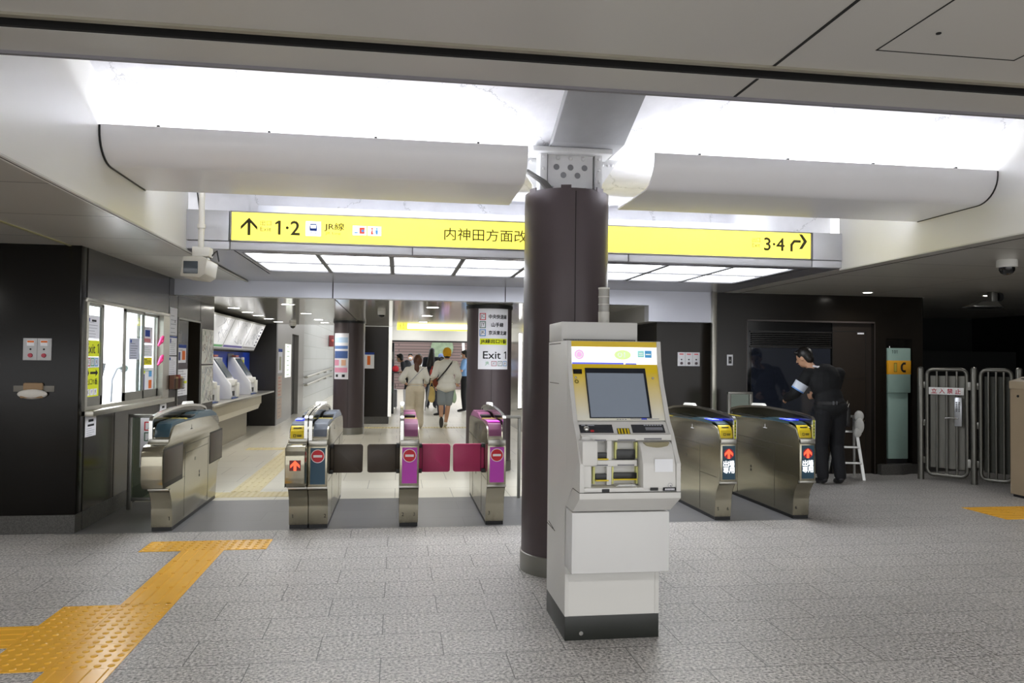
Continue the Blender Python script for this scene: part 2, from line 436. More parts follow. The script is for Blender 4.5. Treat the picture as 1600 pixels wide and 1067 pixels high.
# vault: slope over the hall, flat over the sign
sl = lambda y: 3.04 - 0.405 * (y - 4.92)
v = Mb().prism([(2.3, sl(2.3)), (5.167, 2.94), (7.35, 2.94), (7.35, 3.3), (5.35, 3.4), (2.3, 4.5)], 'x', -1.9, 4.3)
struct('ceiling_vault', v, vault_m)
struct('wall_vault_front', Mb().box(-1.9, 4.3, 2.36, 2.475, 2.5, 4.4), vault_m)
struct('wall_vault_back', Mb().box(-1.9, 4.3, 7.22, 7.35, 2.5, 2.96), vault_m)
struct('trim_2', Mb().box(-1.25, 3.3, 7.05, 7.2, 2.68, 2.80), mat('pale_duct', '#d4d6df', 0.4))
struct('beam', Mb().prism([(2.48, sl(2.48) + .1), (2.48, sl(2.48) - .07), (5.05, 2.922), (5.75, 2.922), (5.75, 3.1), (5.1, 3.1)], 'x', 1.0, 1.5, 0.01), conc_m)
# soffit behind the sign, with an opening for the light panels
so = Mb(); so.box(-1.78, -1.36, 6.8, 9.45, 2.36, 2.5); so.box(3.80, 4.15, 6.8, 9.45, 2.36, 2.5)
so.box(-1.36, 3.80, 6.8, 6.92, 2.36, 2.5); so.box(-1.36, 3.80, 8.37, 9.45, 2.36, 2.5); so.box(-1.36, 3.80, 6.92, 8.37, 2.42, 2.5)
so = struct('ceiling_soffit', so, mat('soffit_metal', '#8f8e93', 0.25, 0.3, var=0.03))
g = Mb(); g.box(-1.40, -1.39, 6.8, 8.6, 2.3585, 2.3605); g.box(3.84, 3.85, 6.8, 8.6, 2.3585, 2.3605); g.build('joint', dark_gap, so)
# lintel over the passage
li = Mb(); li.box(-2.6, 3.14, 9.45, 9.62, 2.175, 2.36); li.prism([(3.14, 1.97), (3.98, 1.97), (3.98, 2.36), (3.14, 2.36)], 'y', 9.45, 9.62)
li = struct('lintel', li, lintel_m)
g = Mb(); g.box(-0.80, -0.788, 9.447, 9.46, 2.175, 2.36); g.box(1.29, 1.30, 9.447, 9.46, 2.175, 2.36); g.build('joint', dark_gap, li)
struct('trim_3', Mb().box(3.975, 4.035, 9.40, 9.46, 0, 2.36, 0.004), steel)
# ceiling of the concourse
ic = struct('ceiling_concourse', Mb().box(-4.5, 3.4, 9.62, 17.3, 2.185, 2.3), inner_ceil)
g = Mb(); g.box(-0.80, -0.788, 9.62, 15.4, 2.1835, 2.186); g.build('joint', dark_gap, ic)

# ---------------------------------------------------------------- left block, office wall
struct('wall_front_left', Mb().box(-9, -2.6, 6.79, 6.92, 0.15, 2.36, 0.004), mat('black_panel', '#0f0d0a', 0.22, var=0.06, scale=1, spec=0.22))
struct('baseboard_front_left', Mb().box(-9, -2.6, 6.785, 6.92, 0, 0.15), plinth_m)
w = Mb(); xa, xb = -2.75, -2.6
w.box(xa, xb, 6.92, 9.24, 0.15, 0.95); w.box(xa, xb, 6.92, 9.24, 1.935, 2.36)
w.box(xa, xb, 9.24, 9.64, 0.15, 2.36); w.box(-2.95, xa, 9.54, 9.64, 0, 2.2); w.box(-2.95, xa, 10.66, 10.76, 0, 2.2); w.box(-2.95, xa, 9.64, 10.66, 1.9, 2.2); w.box(xa, xb, 9.64, 10.66, 1.90, 2.36); w.box(xa, xb, 10.66, 11.43, 0.0, 2.36)
w.box(-3.2, -2.95, 9.64, 10.66, 0, 1.9)
wl = struct('wall_left', w, bronze_l)
g = Mb()
for yy in (6.925, 9.25, 9.61, 10.67): g.box(-2.601, -2.5985, yy, yy + 0.008, 0.15, 2.36)
g.box(-2.601, -2.5985, 7.62, 7.63, 0.15, 0.94)
g.build('joint', dark_gap, wl)
struct('baseboard_left', Mb().box(-2.75, -2.595, 6.92, 9.64, 0, 0.15), plinth_m)
g = Mb(); g.box(-2.602, -2.59, 9.62, 9.64, 0, 1.92); g.box(-2.602, -2.59, 10.66, 10.68, 0, 1.92); g.box(-2.602, -2.59, 9.62, 10.68, 1.90, 1.92)
d1 = struct('door_1', Mb().box(-2.95, -2.90, 9.64, 10.66, 0, 1.9), mat('dark_door', '#171614', 0.25))
g.build('door_frame', steel_d, d1)
Mb().box(-2.66, -2.62, 9.64, 10.17, 0, 1.9).build('door_panel', mat('dark_door', '#171614'), d1)
Mb().cyl((-2.90, 10.5, 1.0), (-2.86, 10.5, 1.0), 0.025).build('door_handle', chrome, d1)
# office room behind the window
ow = Mb(); ow.box(-4.7, -4.6, 6.92, 9.6, 0, 2.36); ow.box(-4.7, -2.75, 9.5, 9.6, 0, 2.36)
struct('wall_office', ow, mat('office_white', '#eceef2', 0.7))
struct('floor_office', Mb().box(-4.6, -2.75, 6.92, 9.5, 0, 0.02), white_pt)
# service window
W = struct('window_1', Mb().box(-2.66, -2.585, 6.90, 9.26, 1.905, 1.94, 0.003), steel)
g = Mb()
for y0, y1 in ((6.90, 6.945), (9.03, 9.26)): g.box(-2.66, -2.587, y0, y1, 0.95, 1.905)
g.box(-2.66, -2.6, 6.945, 9.03, 0.985, 1.02)
g.build('window_frame', steel, W)
Mb().box(-2.75, -2.52, 6.90, 9.27, 0.945, 0.99, 0.004).build('window_sill', steel, W)
for k, (y0, y1, x) in enumerate(((6.945, 7.33, -2.62), (7.43, 7.97, -2.65), (7.89, 8.47, -2.62), (8.38, 9.03, -2.65))):
    if k == 1:
        continue
    pane = Mb().box(x - .004, x, y0 + .02, y1 - .02, 1.10, 1.88).build('window_pane', glass('clear_pane', '#eef4f4', 0.9), W)
    g = Mb(); g.box(x - .012, x + .008, y0, y0 + .035, 1.02, 1.905); g.box(x - .012, x + .008, y1 - .035, y1, 1.02, 1.905)
    g.box(x - .012, x + .008, y0, y1, 1.02, 1.10); g.box(x - .012, x + .008, y0, y1, 1.88, 1.905)
    g.build('sash', steel_d, pane)
Mb().box(-2.66, -2.64, 7.39, 7.43, 1.0, 1.905).build('mullion', mat('dark_mullion', '#34302d', 0.4), W)

# ---------------------------------------------------------------- right wall
dk = mat('black_brown_panel', '#191510', 0.2, var=0.06, scale=1, spec=0.3)
rw = Mb()
rw.box(4.035, 4.47, 9.45, 9.65, 0, 2.36); rw.box(4.47, 6.26, 9.45, 9.65, 2.0, 2.36)
rw.box(6.26, 6.43, 9.45, 9.65, 0.0, 2.36); rw.box(6.43, 6.81, 9.45, 9.65, 1.80, 2.36); rw.box(6.81, 6.965, 9.45, 9.65, 0.13, 2.36)
rw.box(6.43, 6.81, 9.6, 9.65, 0, 1.80)
rw.box(6.865, 6.965, 9.65, 13.5, 0, 2.36)
rwo = struct('wall_right', rw, dk)
g = Mb(); g.box(4.463, 4.47, 9.449, 9.452, 0, 2.02); g.box(6.262, 6.27, 9.449, 9.452, 0, 2.02); g.box(4.463, 6.27, 9.449, 9.452, 2.0, 2.02)
g.build('reveal_edge', mat('edge_dark', '#4a4340', 0.3), rwo)
struct('baseboard_right', Mb().prism([(6.30, 9.36), (6.62, 9.36), (6.80, 9.45), (6.97, 9.45), (6.97, 9.6), (6.30, 9.6)], 'z', 0, 0.135), plinth_m)
d2 = struct('door_2', Mb().box(5.70, 6.26, 9.52, 9.65, 0.0, 2.0), mat('black_brown_door', '#2a241f', 0.22, spec=0.55))
g = Mb(); g.box(5.695, 5.703, 9.515, 9.53, 0.0, 2.0); g.box(6.175, 6.182, 9.515, 9.53, 0.0, 1.9); g.box(5.703, 6.175, 9.517, 9.53, 1.885, 1.893); g.box(5.703, 6.175, 9.517, 9.53, 1.255, 1.262)
g.build('door_joint', dark_gap, d2)
Mb().cyl((6.13, 9.52, 0.70), (6.13, 9.495, 0.70), 0.018).build('door_knob', chrome, d2)
Mb().box(6.06, 6.15, 9.512, 9.52, 1.855, 1.875).build('name_plate', paper, d2)
d3 = struct('door_3', Mb().box(4.47, 5.70, 9.53, 9.65, 0.0, 2.0), black_gl)
g = Mb()
for k in range(6): g.prism([(9.50, 1.69 + k * .028), (9.525, 1.70 + k * .028), (9.525, 1.708 + k * .028), (9.50, 1.698 + k * .028)], 'x', 4.56, 5.67)
g.box(4.54, 5.69, 9.515, 9.53, 1.66, 1.68); g.box(4.54, 5.69, 9.515, 9.53, 1.86, 1.88)
g.build('louver', mat('louver_dark', '#15120f', 0.3), d3)
Mb().box(4.56, 5.67, 9.52, 9.53, 0.4, 1.655).build('glass_panel', mat('smoked_panel', '#20242e', 0.06, spec=0.8), d3)
struct('wall_shop', Mb().box(3.30, 4.06, 9.60, 9.75, 0, 1.98), bronze)
struct('wall_shop_side', Mb().box(3.30, 3.36, 9.75, 11.5, 0, 1.98), bronze)
struct('wall_concourse_right', Mb().box(3.14, 3.30, 9.62, 11.5, 1.97, 2.2), mat('grey_panel', '#8a8884', 0.35))
struct('wall_shop_back', Mb().box(2.5, 3.36, 11.5, 11.6, 0, 2.2), bronze)
struct('wall_concourse_far_right', Mb().box(2.5, 2.6, 11.6, 18, 0, 2.2), mat('satin_wall', '#9b988f', 0.15, 0.4))
# dark hall behind the fence
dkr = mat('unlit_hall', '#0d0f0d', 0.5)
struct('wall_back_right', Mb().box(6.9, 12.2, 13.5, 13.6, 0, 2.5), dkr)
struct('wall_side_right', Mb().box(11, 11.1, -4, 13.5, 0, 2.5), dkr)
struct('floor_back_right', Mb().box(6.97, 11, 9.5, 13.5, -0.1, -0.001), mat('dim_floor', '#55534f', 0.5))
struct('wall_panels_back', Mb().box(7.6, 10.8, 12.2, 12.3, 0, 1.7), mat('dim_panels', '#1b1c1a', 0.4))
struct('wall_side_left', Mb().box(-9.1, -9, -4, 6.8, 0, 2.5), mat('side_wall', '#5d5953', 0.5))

# ---------------------------------------------------------------- ticket alcove and far end
al = Mb(); al.box(-3.5, -3.15, 11.43, 17.1, 0, 0.74); al.box(-3.5, -3.15, 11.43, 17.1, 1.56, 2.2)
struct('wall_alcove', al, bronze)
struct('wall_alcove_blue', Mb().box(-3.4, -3.15, 11.43, 17.1, 0.74, 1.56), mat('blue_panel', '#1f48c4', 0.4))
struct('wall_alcove_end', Mb().box(-3.5, -2.6, 17.1, 17.25, 0, 2.3), mat('charcoal_panel', '#2a2826', 0.35))
wk = Mb(); wk.box(-2.75, -2.6, 17.25, 19.55, 0, 2.6); wk.box(-2.75, -2.6, 19.55, 20.8, 2.05, 2.6); wk.box(-2.75, -2.6, 20.8, 21.9, 0, 2.6)
struct('wall_far_left', wk, mat('grey_wall', '#8d8a85', 0.3, 0.2))
struct('door_4', Mb().box(-2.8, -2.7, 19.55, 20.8, 0, 2.05), mat('dark_door', '#171614', 0.25))
struct('wall_tiled', Mb().box(-2.75, -2.6, 21.9, 32, 0, 2.8), tiled('white_wall_tiles', ('#aeb0ae', '#a8aaa8'), 1.6, 0.36, (21.9, 0), 0.01, '#9a9a98', 0.25, plane='yz', offset=0.0))
struct('wall_end_left', Mb().box(-2.75, -0.3, 32, 32.1, 0, 3.0), mat('end_wall', '#b9b9b4', 0.6))
struct('wall_band', Mb().box(-0.9, 3.6, 20.0, 20.15, 1.94, 2.7), mat('white_band', '#dcdcd8', 0.5))
struct('trim_4', Mb().box(-0.9, 3.6, 19.98, 20.16, 1.90, 1.94), black)
sh = tiled('shutter_slats', ('#75625f', '#6f5d5a'), 20, 0.14, (0, 0), 0.02, '#4d4240', 0.5, plane='xz')
struct('wall_shutter', Mb().box(-2, 6, 38, 38.1, 0, 3.2), sh)
# ================================================================ light troughs
def trough(label, x0, x1):
    t = thing('light_trough', label, 'light trough', (x0, 5.26, 2.613), group='light troughs under the vault')
    L = x1 - x0
    outer = [(-0.424, 0.211), (-0.424, 0.18)] + [(-0.424 + 0.20 * (1 - math.cos(math.radians(a))), 0.18 - 0.18 * math.sin(math.radians(a))) for a in range(10, 91, 10)] + [(0.43, 0.0), (0.43, 0.05)]
    inner = [(y + 0.012, z) if i < 2 else (y + 0.008, z + 0.01) for i, (y, z) in enumerate(outer[:-2])] + [(0.42, 0.01), (0.42, 0.05)]
    m = Mb()
    m.prism(outer + inner[::-1], 'x', 0, L)
    m.build('shell', trough_m, t, 25)
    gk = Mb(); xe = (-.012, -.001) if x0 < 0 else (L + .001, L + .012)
    gk.prism([(y - .007, z - .006) for y, z in outer] + inner[::-1], 'x', *xe); gk.build('end_shadow_strip', black, t)  # black strip painting the shadow line where the trough meets the fascia
    for k, y in enumerate((-0.06, 0.14)):
        g = Mb(); g.cyl((0.1, y, 0.045), (L - 0.1, y, 0.045), 0.013, n=12)
        g.build('lamp_tube', mat('tube_glow', '#ffffff', 0.4, emit=5, ecol='#f4f7ff'), t)
    n = 4
    for k in range(n):
        g = Mb(); x = L * (k + 0.5) / n; g.box(x - .008, x + .008, -0.42, -0.40, 0.205, 0.222)
        g.build('clip', black, t)
    return t
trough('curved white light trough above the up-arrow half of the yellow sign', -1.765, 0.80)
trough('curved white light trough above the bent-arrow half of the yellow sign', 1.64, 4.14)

# ================================================================ hanging direction sign
sg = thing('direction_sign', 'long backlit yellow direction sign with exit numbers and arrows across the hall', 'sign', (1.205, 6.78, 2.37))
ox, oy, oz = 1.205, 6.78, 2.37
m = Mb(); x0, x1, z0, z1 = -1.425 - ox, 3.84 - ox, 2.43 - oz, 2.69 - oz
m.box(x0, x1, -0.02, 0.10, z0, z0 + .012); m.box(x0, x1, -0.02, 0.10, z1 - .010, z1); m.box(x0, x0 + .012, -0.02, 0.10, z0, z1); m.box(x1 - .012, x1, -0.02, 0.10, z0, z1); m.box(x0, x1, .09, .10, z0, z1)
m.build('frame', steel_d, sg)
yel = mat('lit_yellow', '#f5e63c', 0.35, emit=0.6, ecol='#fdee58', var=0.02)
Mb().box(x0 + .012, x1 - .012, -0.012, 0.0, z0 + .012, z1 - .010).build('lit_face', yel, sg)
m = Mb(); FY = -0.0135
def T(mm, s, px, pz, h, **k): mm.text(s, (px - ox, FY, pz - oz), h, **k)
# straight-on arrow
cx, cz = -1.272 - ox, 2.56 - oz
m.prism([(cx - .012, cz - .072), (cx + .012, cz - .072), (cx + .012, cz + .05), (cx - .012, cz + .05)], 'y', FY, FY + .001)
for sgn in (-1, 1): m.prism([(cx, cz + .078), (cx + sgn * .068, cz + .004), (cx + sgn * .068, cz - .026), (cx, cz + .046)], 'y', FY, FY + .001)
T(m, '1·2', -0.955, 2.562, 0.118, w=.20, bold=.003); T(m, '3·4', 3.465, 2.567, 0.118, w=.20, bold=.003)
T(m, '出口', -1.135, 2.597, 0.044, w=.09); T(m, 'Exit', -1.135, 2.545, 0.036, w=.09); T(m, '出口', 3.285, 2.604, 0.044, w=.08); T(m, 'Exit', 3.285, 2.553, 0.036, w=.075)
T(m, 'JR線', -0.565, 2.582, 0.072, w=.165, bold=.0012); T(m, 'JR Line', -0.575, 2.525, 0.028, w=.13)
T(m, '内神田方面改札', 0.38, 2.558, 0.108, align='l', w=.86, bold=.001)
# bending arrow
cx, cz = 3.70 - ox, 2.575 - oz
pts = [(cx - .075, cz - .07), (cx - .05, cz - .07), (cx - .05, cz - .01), (cx - .03, cz + .015), (cx + .03, cz + .015), (cx + .03, cz + .04), (cx - .04, cz + .04), (cx - .075, cz + .0)]
m.prism(pts, 'y', FY, FY + .001)
m.prism([(cx + .012, cz + .095), (cx + .045, cz + .095), (cx + .095, cz + .028), (cx + .045, cz - .045), (cx + .012, cz - .045), (cx + .058, cz + .028)], 'y', FY, FY + .001)
m.build('lettering', mat('sign_ink', '#3d3a18', 0.7), sg, flat=True, label='black arrows and lettering')
for px in (-0.352, -0.225): m = Mb(); m.rect((px - ox, FY, 2.56 - oz), X, Z, .115, .08); m.build('pictogram', mat('lit_white', '#ffffff', 0.4, emit=0.9), sg, flat=True)
m = Mb(); m.rect((-0.741 - ox, FY, 2.562 - oz), X, Z, .125, .125); pc = m.build('pictogram', mat('lit_white', '#ffffff', 0.4, emit=0.9), sg, flat=True)
m = Mb(); tx, tz = -0.741 - ox, 2.562 - oz
m.prism([(tx - .03, tz - .02), (tx + .03, tz - .02), (tx + .032, tz + .01), (tx + .026, tz + .042), (tx - .026, tz + .042), (tx - .032, tz + .01)], 'y', FY - .001, FY)
m.prism([(tx - .03, tz - .045), (tx - .022, tz - .045), (tx - .010, tz - .025), (tx - .018, tz - .025)], 'y', FY - .001, FY); m.prism([(tx + .03, tz - .045), (tx + .022, tz - .045), (tx + .010, tz - .025), (tx + .018, tz - .025)], 'y', FY - .001, FY)
m.build('train_symbol', ink_b, pc)
m = Mb(); m.rect((tx, FY - .0015, tz + .018), X, Z, .044, .026); m.build('train_window', mat('lit_white', '#ffffff'), pc, flat=True)
m = Mb(); m.rect((-0.330 - ox, FY - .001, 2.56 - oz), X, Z, .045, .055); m.build('red_symbol', mat('lit_red', '#e0442e', 0.5, emit=0.3), pc, flat=True)
m = Mb(); m.box(-0.395 - ox, -0.365 - ox, FY - .002, FY - .001, 2.535 - oz, 2.545 - oz); m.disc((-0.325 - ox, FY - .002, 2.558 - oz), X, Z, .012); m.disc((-.205 - ox, FY - .001, 2.58 - oz), X, Z, .009); m.prism([(-.213 - ox, 2.53 - oz), (-.197 - ox, 2.53 - oz), (-.193 - ox, 2.57 - oz), (-.217 - ox, 2.57 - oz)], 'y', FY - .002, FY - .001)
m.build('blue_symbol', mat('lit_blue', '#4a90d0', 0.5, emit=0.2), pc)
m = Mb(); m.disc((-.245 - ox, FY - .001, 2.58 - oz), X, Z, .009); m.prism([(-.257 - ox, 2.53 - oz), (-.233 - ox, 2.53 - oz), (-.241 - ox, 2.57 - oz), (-.249 - ox, 2.57 - oz)], 'y', FY - .002, FY - .001)
m.build('red_figure', mat('lit_red', '#e0442e'), pc)
# blank end panels and the steel band under the sign
for x0, x1 in ((-1.80, -1.435), (3.85, 4.205)):
    m = Mb(); m.box(x0 - ox, x1 - ox, -0.02, 0.08, 2.435 - oz, 2.69 - oz, .003); m.build('blank_panel', mat('silver_sheet', '#c6c7cc', 0.4, 0.3), sg)
for x0, x1 in ((-1.80, -1.43), (-1.42, 0.10), (0.11, 2.05), (2.06, 3.84), (3.85, 4.205)):
    m = Mb(); m.box(x0 - ox, x1 - ox, -0.01, 0.05, 2.365 - oz, 2.428 - oz, .002); m.build('lower_rail', mat('silver_sheet', '#c6c7cc', 0.4, 0.3), sg)

t = thing('cove_lamp', 'row of lamp tubes hidden behind the yellow sign', 'lamp', (1.2, 6.98, 2.50))
for k in range(4): Mb().cyl((-2.25 + 1.15 * k, 0, .016), (-1.2 + 1.15 * k, 0, .016), .012, n=10).build('lamp_tube', mat('tube_glow', '#ffffff'), t)
Mb().box(-2.3, 2.3, -.03, .03, -.0, .004).build('tray', steel_d, t)
# ================================================================ light panels over the gates
m = thing('ceiling_light', 'square white light panel in the grid over the gates', 'ceiling light', (-1.046, 7.275, 2.36), group='light panels over the gates')
fr = Mb(); hx, hy = .318, .345
for a in ((-hx, -hx + .02, -hy, hy), (hx - .02, hx, -hy, hy), (-hx, hx, -hy, -hy + .008), (-hx, hx, hy - .008, hy)): fr.box(*a, -0.002, 0.05)
fr.build('frame', mat('panel_frame', '#6a6a6c', 0.4, 0.4), m)
Mb().box(-hx + .02, hx - .02, -hy + .008, hy - .008, 0.012, 0.02).build('diffuser', mat('light_panel', '#ffffff', 0.5, emit=2.2, ecol='#f6f9ff'), m)
for i in range(8):
    for j in range(2):
        if i or j: dup(m, (-1.04 + i * 0.642, 7.275 + j * 0.70, 2.36))
m.location = (-1.04, 7.275, 2.36)
rows = {0: 'near row'}
for ob in [o for o in scene.objects if o.name.startswith('ceiling_light')]:
    i = round((ob.location.x + 1.04) / .642); j = round((ob.location.y - 7.275) / .70)
    ordn = ['first', 'second', 'third', 'fourth', 'fifth', 'sixth', 'seventh', 'eighth'][i]
    ob['label'] = 'white ceiling light panel, %s from the up-arrow end, %s row behind the sign' % (ordn, 'first' if j == 0 else 'second')

# ================================================================ downlights
def downlight(loc, label, power, r=0.085, glow=14, group=None):
    t = thing('downlight', label, 'ceiling light', loc, group=group)
    m = Mb(); m.lathe([(r + .018, -0.004), (r + .018, 0.0), (r, 0.0), (r, -0.004)], (0, 0, 0), 28, cap=False); m.build('trim_ring', mat('ring_white', '#c8c8c4', 0.3), t)
    Mb().disc((0, 0, -0.0015), X, Y, r).build('lamp', mat('downlight_glow_%d' % glow, '#ffffff', 0.5, emit=glow, ecol='#fffaf0'), t, flat=True)
    spot_light('downlight_beam', (loc[0], loc[1], loc[2] - 0.02), power, 155, (1, .985, .965), r)
    return t
ords = ['first', 'second', 'third', 'fourth', 'fifth']
for k, y in enumerate((11.85, 12.9, 13.85, 14.95, 16.1)):
    downlight((-2.42, y, 2.185), 'round downlight over the ticket counter, %s along the row from the lintel' % ords[k], 7, group='downlights over the ticket counter')
for k, y in enumerate((10.85, 12.95, 14.95, 16.15)):
    downlight((-1.51, y, 2.185), 'round downlight over the walkway beside the ticket counter, %s from the lintel' % ords[k], 8, group='downlights along the walkway')
for k, y in enumerate((10.85, 12.95, 15.1)):
    downlight((0.46, y, 2.185), 'round downlight over the middle aisle, %s from the lintel' % ords[k], 8, group='downlights over the middle aisle')
downlight((2.12, 15.15, 2.185), 'round downlight beside the sign-bearing column', 11)
downlight((5.84, 8.96, 2.36), 'small bright downlight over the man in dark uniform', 7, 0.055, 10)
downlight((7.52, 8.95, 2.36), 'small bright downlight over the steel gate by the dark hall', 4, 0.055, 10)
# unseen downlights added to brighten the front hall, then those of the side ceilings
for k, (x, y) in enumerate(((-3.6, .2), (.3, .2), (4.2, .2), (-3.6, -2.2), (.3, -2.2), (4.2, -2.2))):
    downlight((x, y, 2.36), 'added round fill downlight, out of sight in the front hall ceiling overhead', 95 if y > 0 else 210, group='added fill downlights of the front hall')
downlight((-3.6, 5.4, 2.36), 'round downlight in the low side ceiling by the dark front wall', 22)
downlight((6.6, 5.2, 2.36), 'added unseen round downlight in the low side ceiling by the beige machine', 34)  # unseen lamp added to brighten the floor and ceiling on this side
# lamps beyond the concourse
for k, x in enumerate((0.25, 2.0)):
    downlight((x, 19.2, 2.68), 'downlight washing the white band, %s' % ('by the dark square pillar' if k == 0 else 'by the sign-bearing column'), 18)
struct('ceiling_far', Mb().box(-2.75, 4, 18.2, 23, 2.68, 2.8), mat('far_ceiling', '#c9c9c5', 0.5))

# yellow sign at the far end
t = thing('direction_sign', 'distant yellow hanging sign with a white centre under the concourse ceiling', 'sign', (1.08, 17.2, 2.10))
Mb().box(-1.13, 1.13, -0.03, 0.05, 0.0, 0.13, .004).build('case', yel, t)
Mb().box(-0.90, 0.80, -0.036, -0.03, 0.03, 0.115).build('white_field', mat('lit_white', '#ffffff'), t)
m = Mb(); m.text('1·2', (-1.02, -0.032, .065), .06); m.text('出口', (.96, -0.032, .065), .05); m.build('lettering', mat('sign_ink', '#3d3a18'), t, flat=True)

# ================================================================ cameras on the ceiling
t = thing('security_camera', 'boxy grey security camera hanging on a pole in front of the yellow sign', 'camera', (-1.545, 6.25, 2.05))
Mb().cyl((.015, 0, .40), (.015, 0, .43), .03, n=16).build('pole_collar', mat('pole_grey', '#c9c6bc', 0.4), t); Mb().box(-.03, .07, -.03, .05, .14, .175).build('bracket', steel_d, t)
m = Mb(); m.cyl((.015, 0, .25), (.015, 0, .89), 0.022, n=16); m.build('pole', mat('pole_grey', '#c9c6bc', 0.4), t)
m = Mb(); m.box(-.04, .09, -.05, .07, .175, .25, .006); m.build('mount', mat('pole_grey', '#c9c6bc'), t)
m = Mb(); m.prism([(-.095, .012), (.045, 0), (.085, .03), (.10, .145), (.06, .165), (-.075, .16)], 'y', -.16, .2, .008); m.build('housing', mat('camera_shell', '#b4b0a4', 0.45), t)
m = Mb(); m.box(-.07, .035, -.166, -.155, .03, .125, .004); m.build('front_window', mat('camera_glass', '#3f464b', 0.08), t)
m = Mb(); m.tube([(-.035, .03, .80), (-.03, .03, .7), (.0, .025, .5), (.005, .02, .42)], .006, 8); m.tube([(.075, .03, .17), (.11, .04, .22), (.125, .04, .235), (.14, .05, .15)], .006, 8); m.build('cable', black, t)

t = thing('dome_camera', 'white dome security camera on the low ceiling beside the dark hall', 'camera', (5.14, 5.9, 2.36))
Mb().lathe([(.075, -.0), (.08, -.01), (.08, -.06), (.07, -.065)], (0, 0, 0), 32).build('housing', white_pl, t)
Mb().lathe([(.062, -.066), (.06, -.09), (.045, -.115), (.02, -.128), (.001, -.131)], (0, 0, 0), 32).build('dome', mat('smoked_dome', '#141516', 0.06), t)
t = thing('dome_camera', 'small dark dome camera on the shiny concourse ceiling in the middle aisle', 'camera', (-0.27, 12.0, 2.185))
Mb().lathe([(.06, 0), (.06, -.05), (.05, -.055)], (0, 0, 0), 24).build('housing', white_pl, t)
Mb().lathe([(.05, -.056), (.045, -.08), (.02, -.10), (.001, -.103)], (0, 0, 0), 24).build('dome', mat('smoked_dome', '#141516'), t)
t = thing('dome_camera', 'small dark dome camera on the concourse ceiling before the far grey wall', 'camera', (-2.2, 16.6, 2.185))
Mb().lathe([(.07, 0), (.07, -.06), (.05, -.065)], (0, 0, 0), 24).build('housing', white_pl, t)
Mb().lathe([(.05, -.066), (.045, -.09), (.02, -.11), (.001, -.113)], (0, 0, 0), 24).build('dome', mat('smoked_dome', '#141516'), t)

t = thing('hanging_speaker', 'flat shiny device hung on a bracket from the ceiling of the dark hall', 'speaker', (7.15, 8.5, 2.36))
Mb().box(-.26, .13, -.09, .12, -.195, -.175, .004).build('plate', chrome, t)
m = Mb(); m.hull8([(-.24, -.08, -.175), (.12, -.08, -.175), (.12, .1, -.175), (-.24, .1, -.175)], [(-.12, -.05, -.12), (.08, -.05, -.12), (.08, .07, -.12), (-.12, .07, -.12)]); m.build('body', mat('speaker_grey', '#6e6d67', 0.3, 0.4), t)
Mb().box(.02, .10, -.03, .05, -.13, 0, .003).build('bracket', steel_d, t)
m = Mb(); m.cyl((.12, .0, -.06), (.17, .0, -.06), .05, n=20); m.build('sensor', black, t)

# ================================================================ columns
colm = mat('column_brown', '#4b4143', 0.42, 0.15, var=0.04, scale=2, coat=0.1)
def column(label, x, y, h, head=False):
    t = thing('support_column', label, 'column', (x, y, 0)); t['kind'] = 'thing'
    Mb().lathe([(.297, 0.13), (.297, h)], (0, 0, 0), 64).build('shaft', colm, t)
    Mb().lathe([(.305, 0.0), (.305, .128), (.298, .132)], (0, 0, 0), 64).build('base_ring', steel_d, t)
    m = Mb(); m.box(-.002, .002, -.2995, -.296, .14, h - .02); m.build('seam', dark_gap, t)
    return t
c1 = column('thick dark brown round column with a white riveted steel head in mid hall', 1.165, 5.35, 2.62)
sm = mat('steel_head_white', '#cfcfcf', 0.5, bump=0.15, scale=14)
m = Mb(); m.box(-.16, .16, -.12, .16, 2.55, 2.90); m.box(-.22, -.17, -.15, .18, 2.55, 2.90, .004); m.box(.17, .22, -.15, .18, 2.55, 2.90, .004); m.box(-.28, .28, -.20, .22, 2.885, 2.92, .004)
m.prism([(-.22, 2.90), (-.38, 2.90), (-.22, 2.66)], 'y', 0.0, .02); m.prism([(.22, 2.90), (.38, 2.90), (.22, 2.66)], 'y', 0.0, .02)
for x in (-.13, .10): m.box(x, x + .02, -.16, -.12, 2.60, 2.66)
m.box(-.13, .12, -.15, -.12, 2.60, 2.655)
hd = m.build('steel_head', sm, c1)
m = Mb()
for x, z in ((-.10, 2.80), (0.0, 2.80), (.10, 2.80), (-.05, 2.745), (.05, 2.745)): m.disc((x, -.1212, z), X, Z, .021, 20)
m.build('bolt_hole', mat('hole_shade', '#77777a', 0.8), hd, flat=True)
m = Mb()
for x, z in ((-.09, 2.865), (0, 2.865), (.09, 2.865)): m.ell((x, -.12, z), .016, .012, .016, 10)
for z in (2.62, 2.70, 2.78, 2.86): m.ell((-.195, -.15, z), .012, .01, .012, 10); m.ell((.195, -.15, z), .012, .01, .012, 10)
for x in (.26, .30, .33): m.ell((x, -.005, 2.86), .012, .012, .012, 8); m.ell((-x, -.005, 2.86), .012, .012, .012, 8)
m.build('rivet', sm, hd)
for k in range(14):
    a = 2 * PI * k / 14
    if k % 2 == 0: m = Mb(); m.box(-.035, .035, -.005, .005, 0, .03); vs = list(m.bm.verts)[-8:]; M = Matrix.Translation((.292 * math.cos(a), .292 * math.sin(a), 2.61)) @ Matrix.Rotation(a + PI / 2, 4, 'Z'); [setattr(v, 'co', M @ v.co) for v in vs]; m.build('collar_tab', colm, c1)
m = Mb()
for k in range(4): m.tube([(-.38 - .01 * k, -.06, 2.80), (-.30, -.10 - .01 * k, 2.76), (-.22 + .012 * k, -.17, 2.68), (-.16 + .012 * k, -.20, 2.60), (-.13 + .012 * k, -.2, 2.5)], .011, 8)
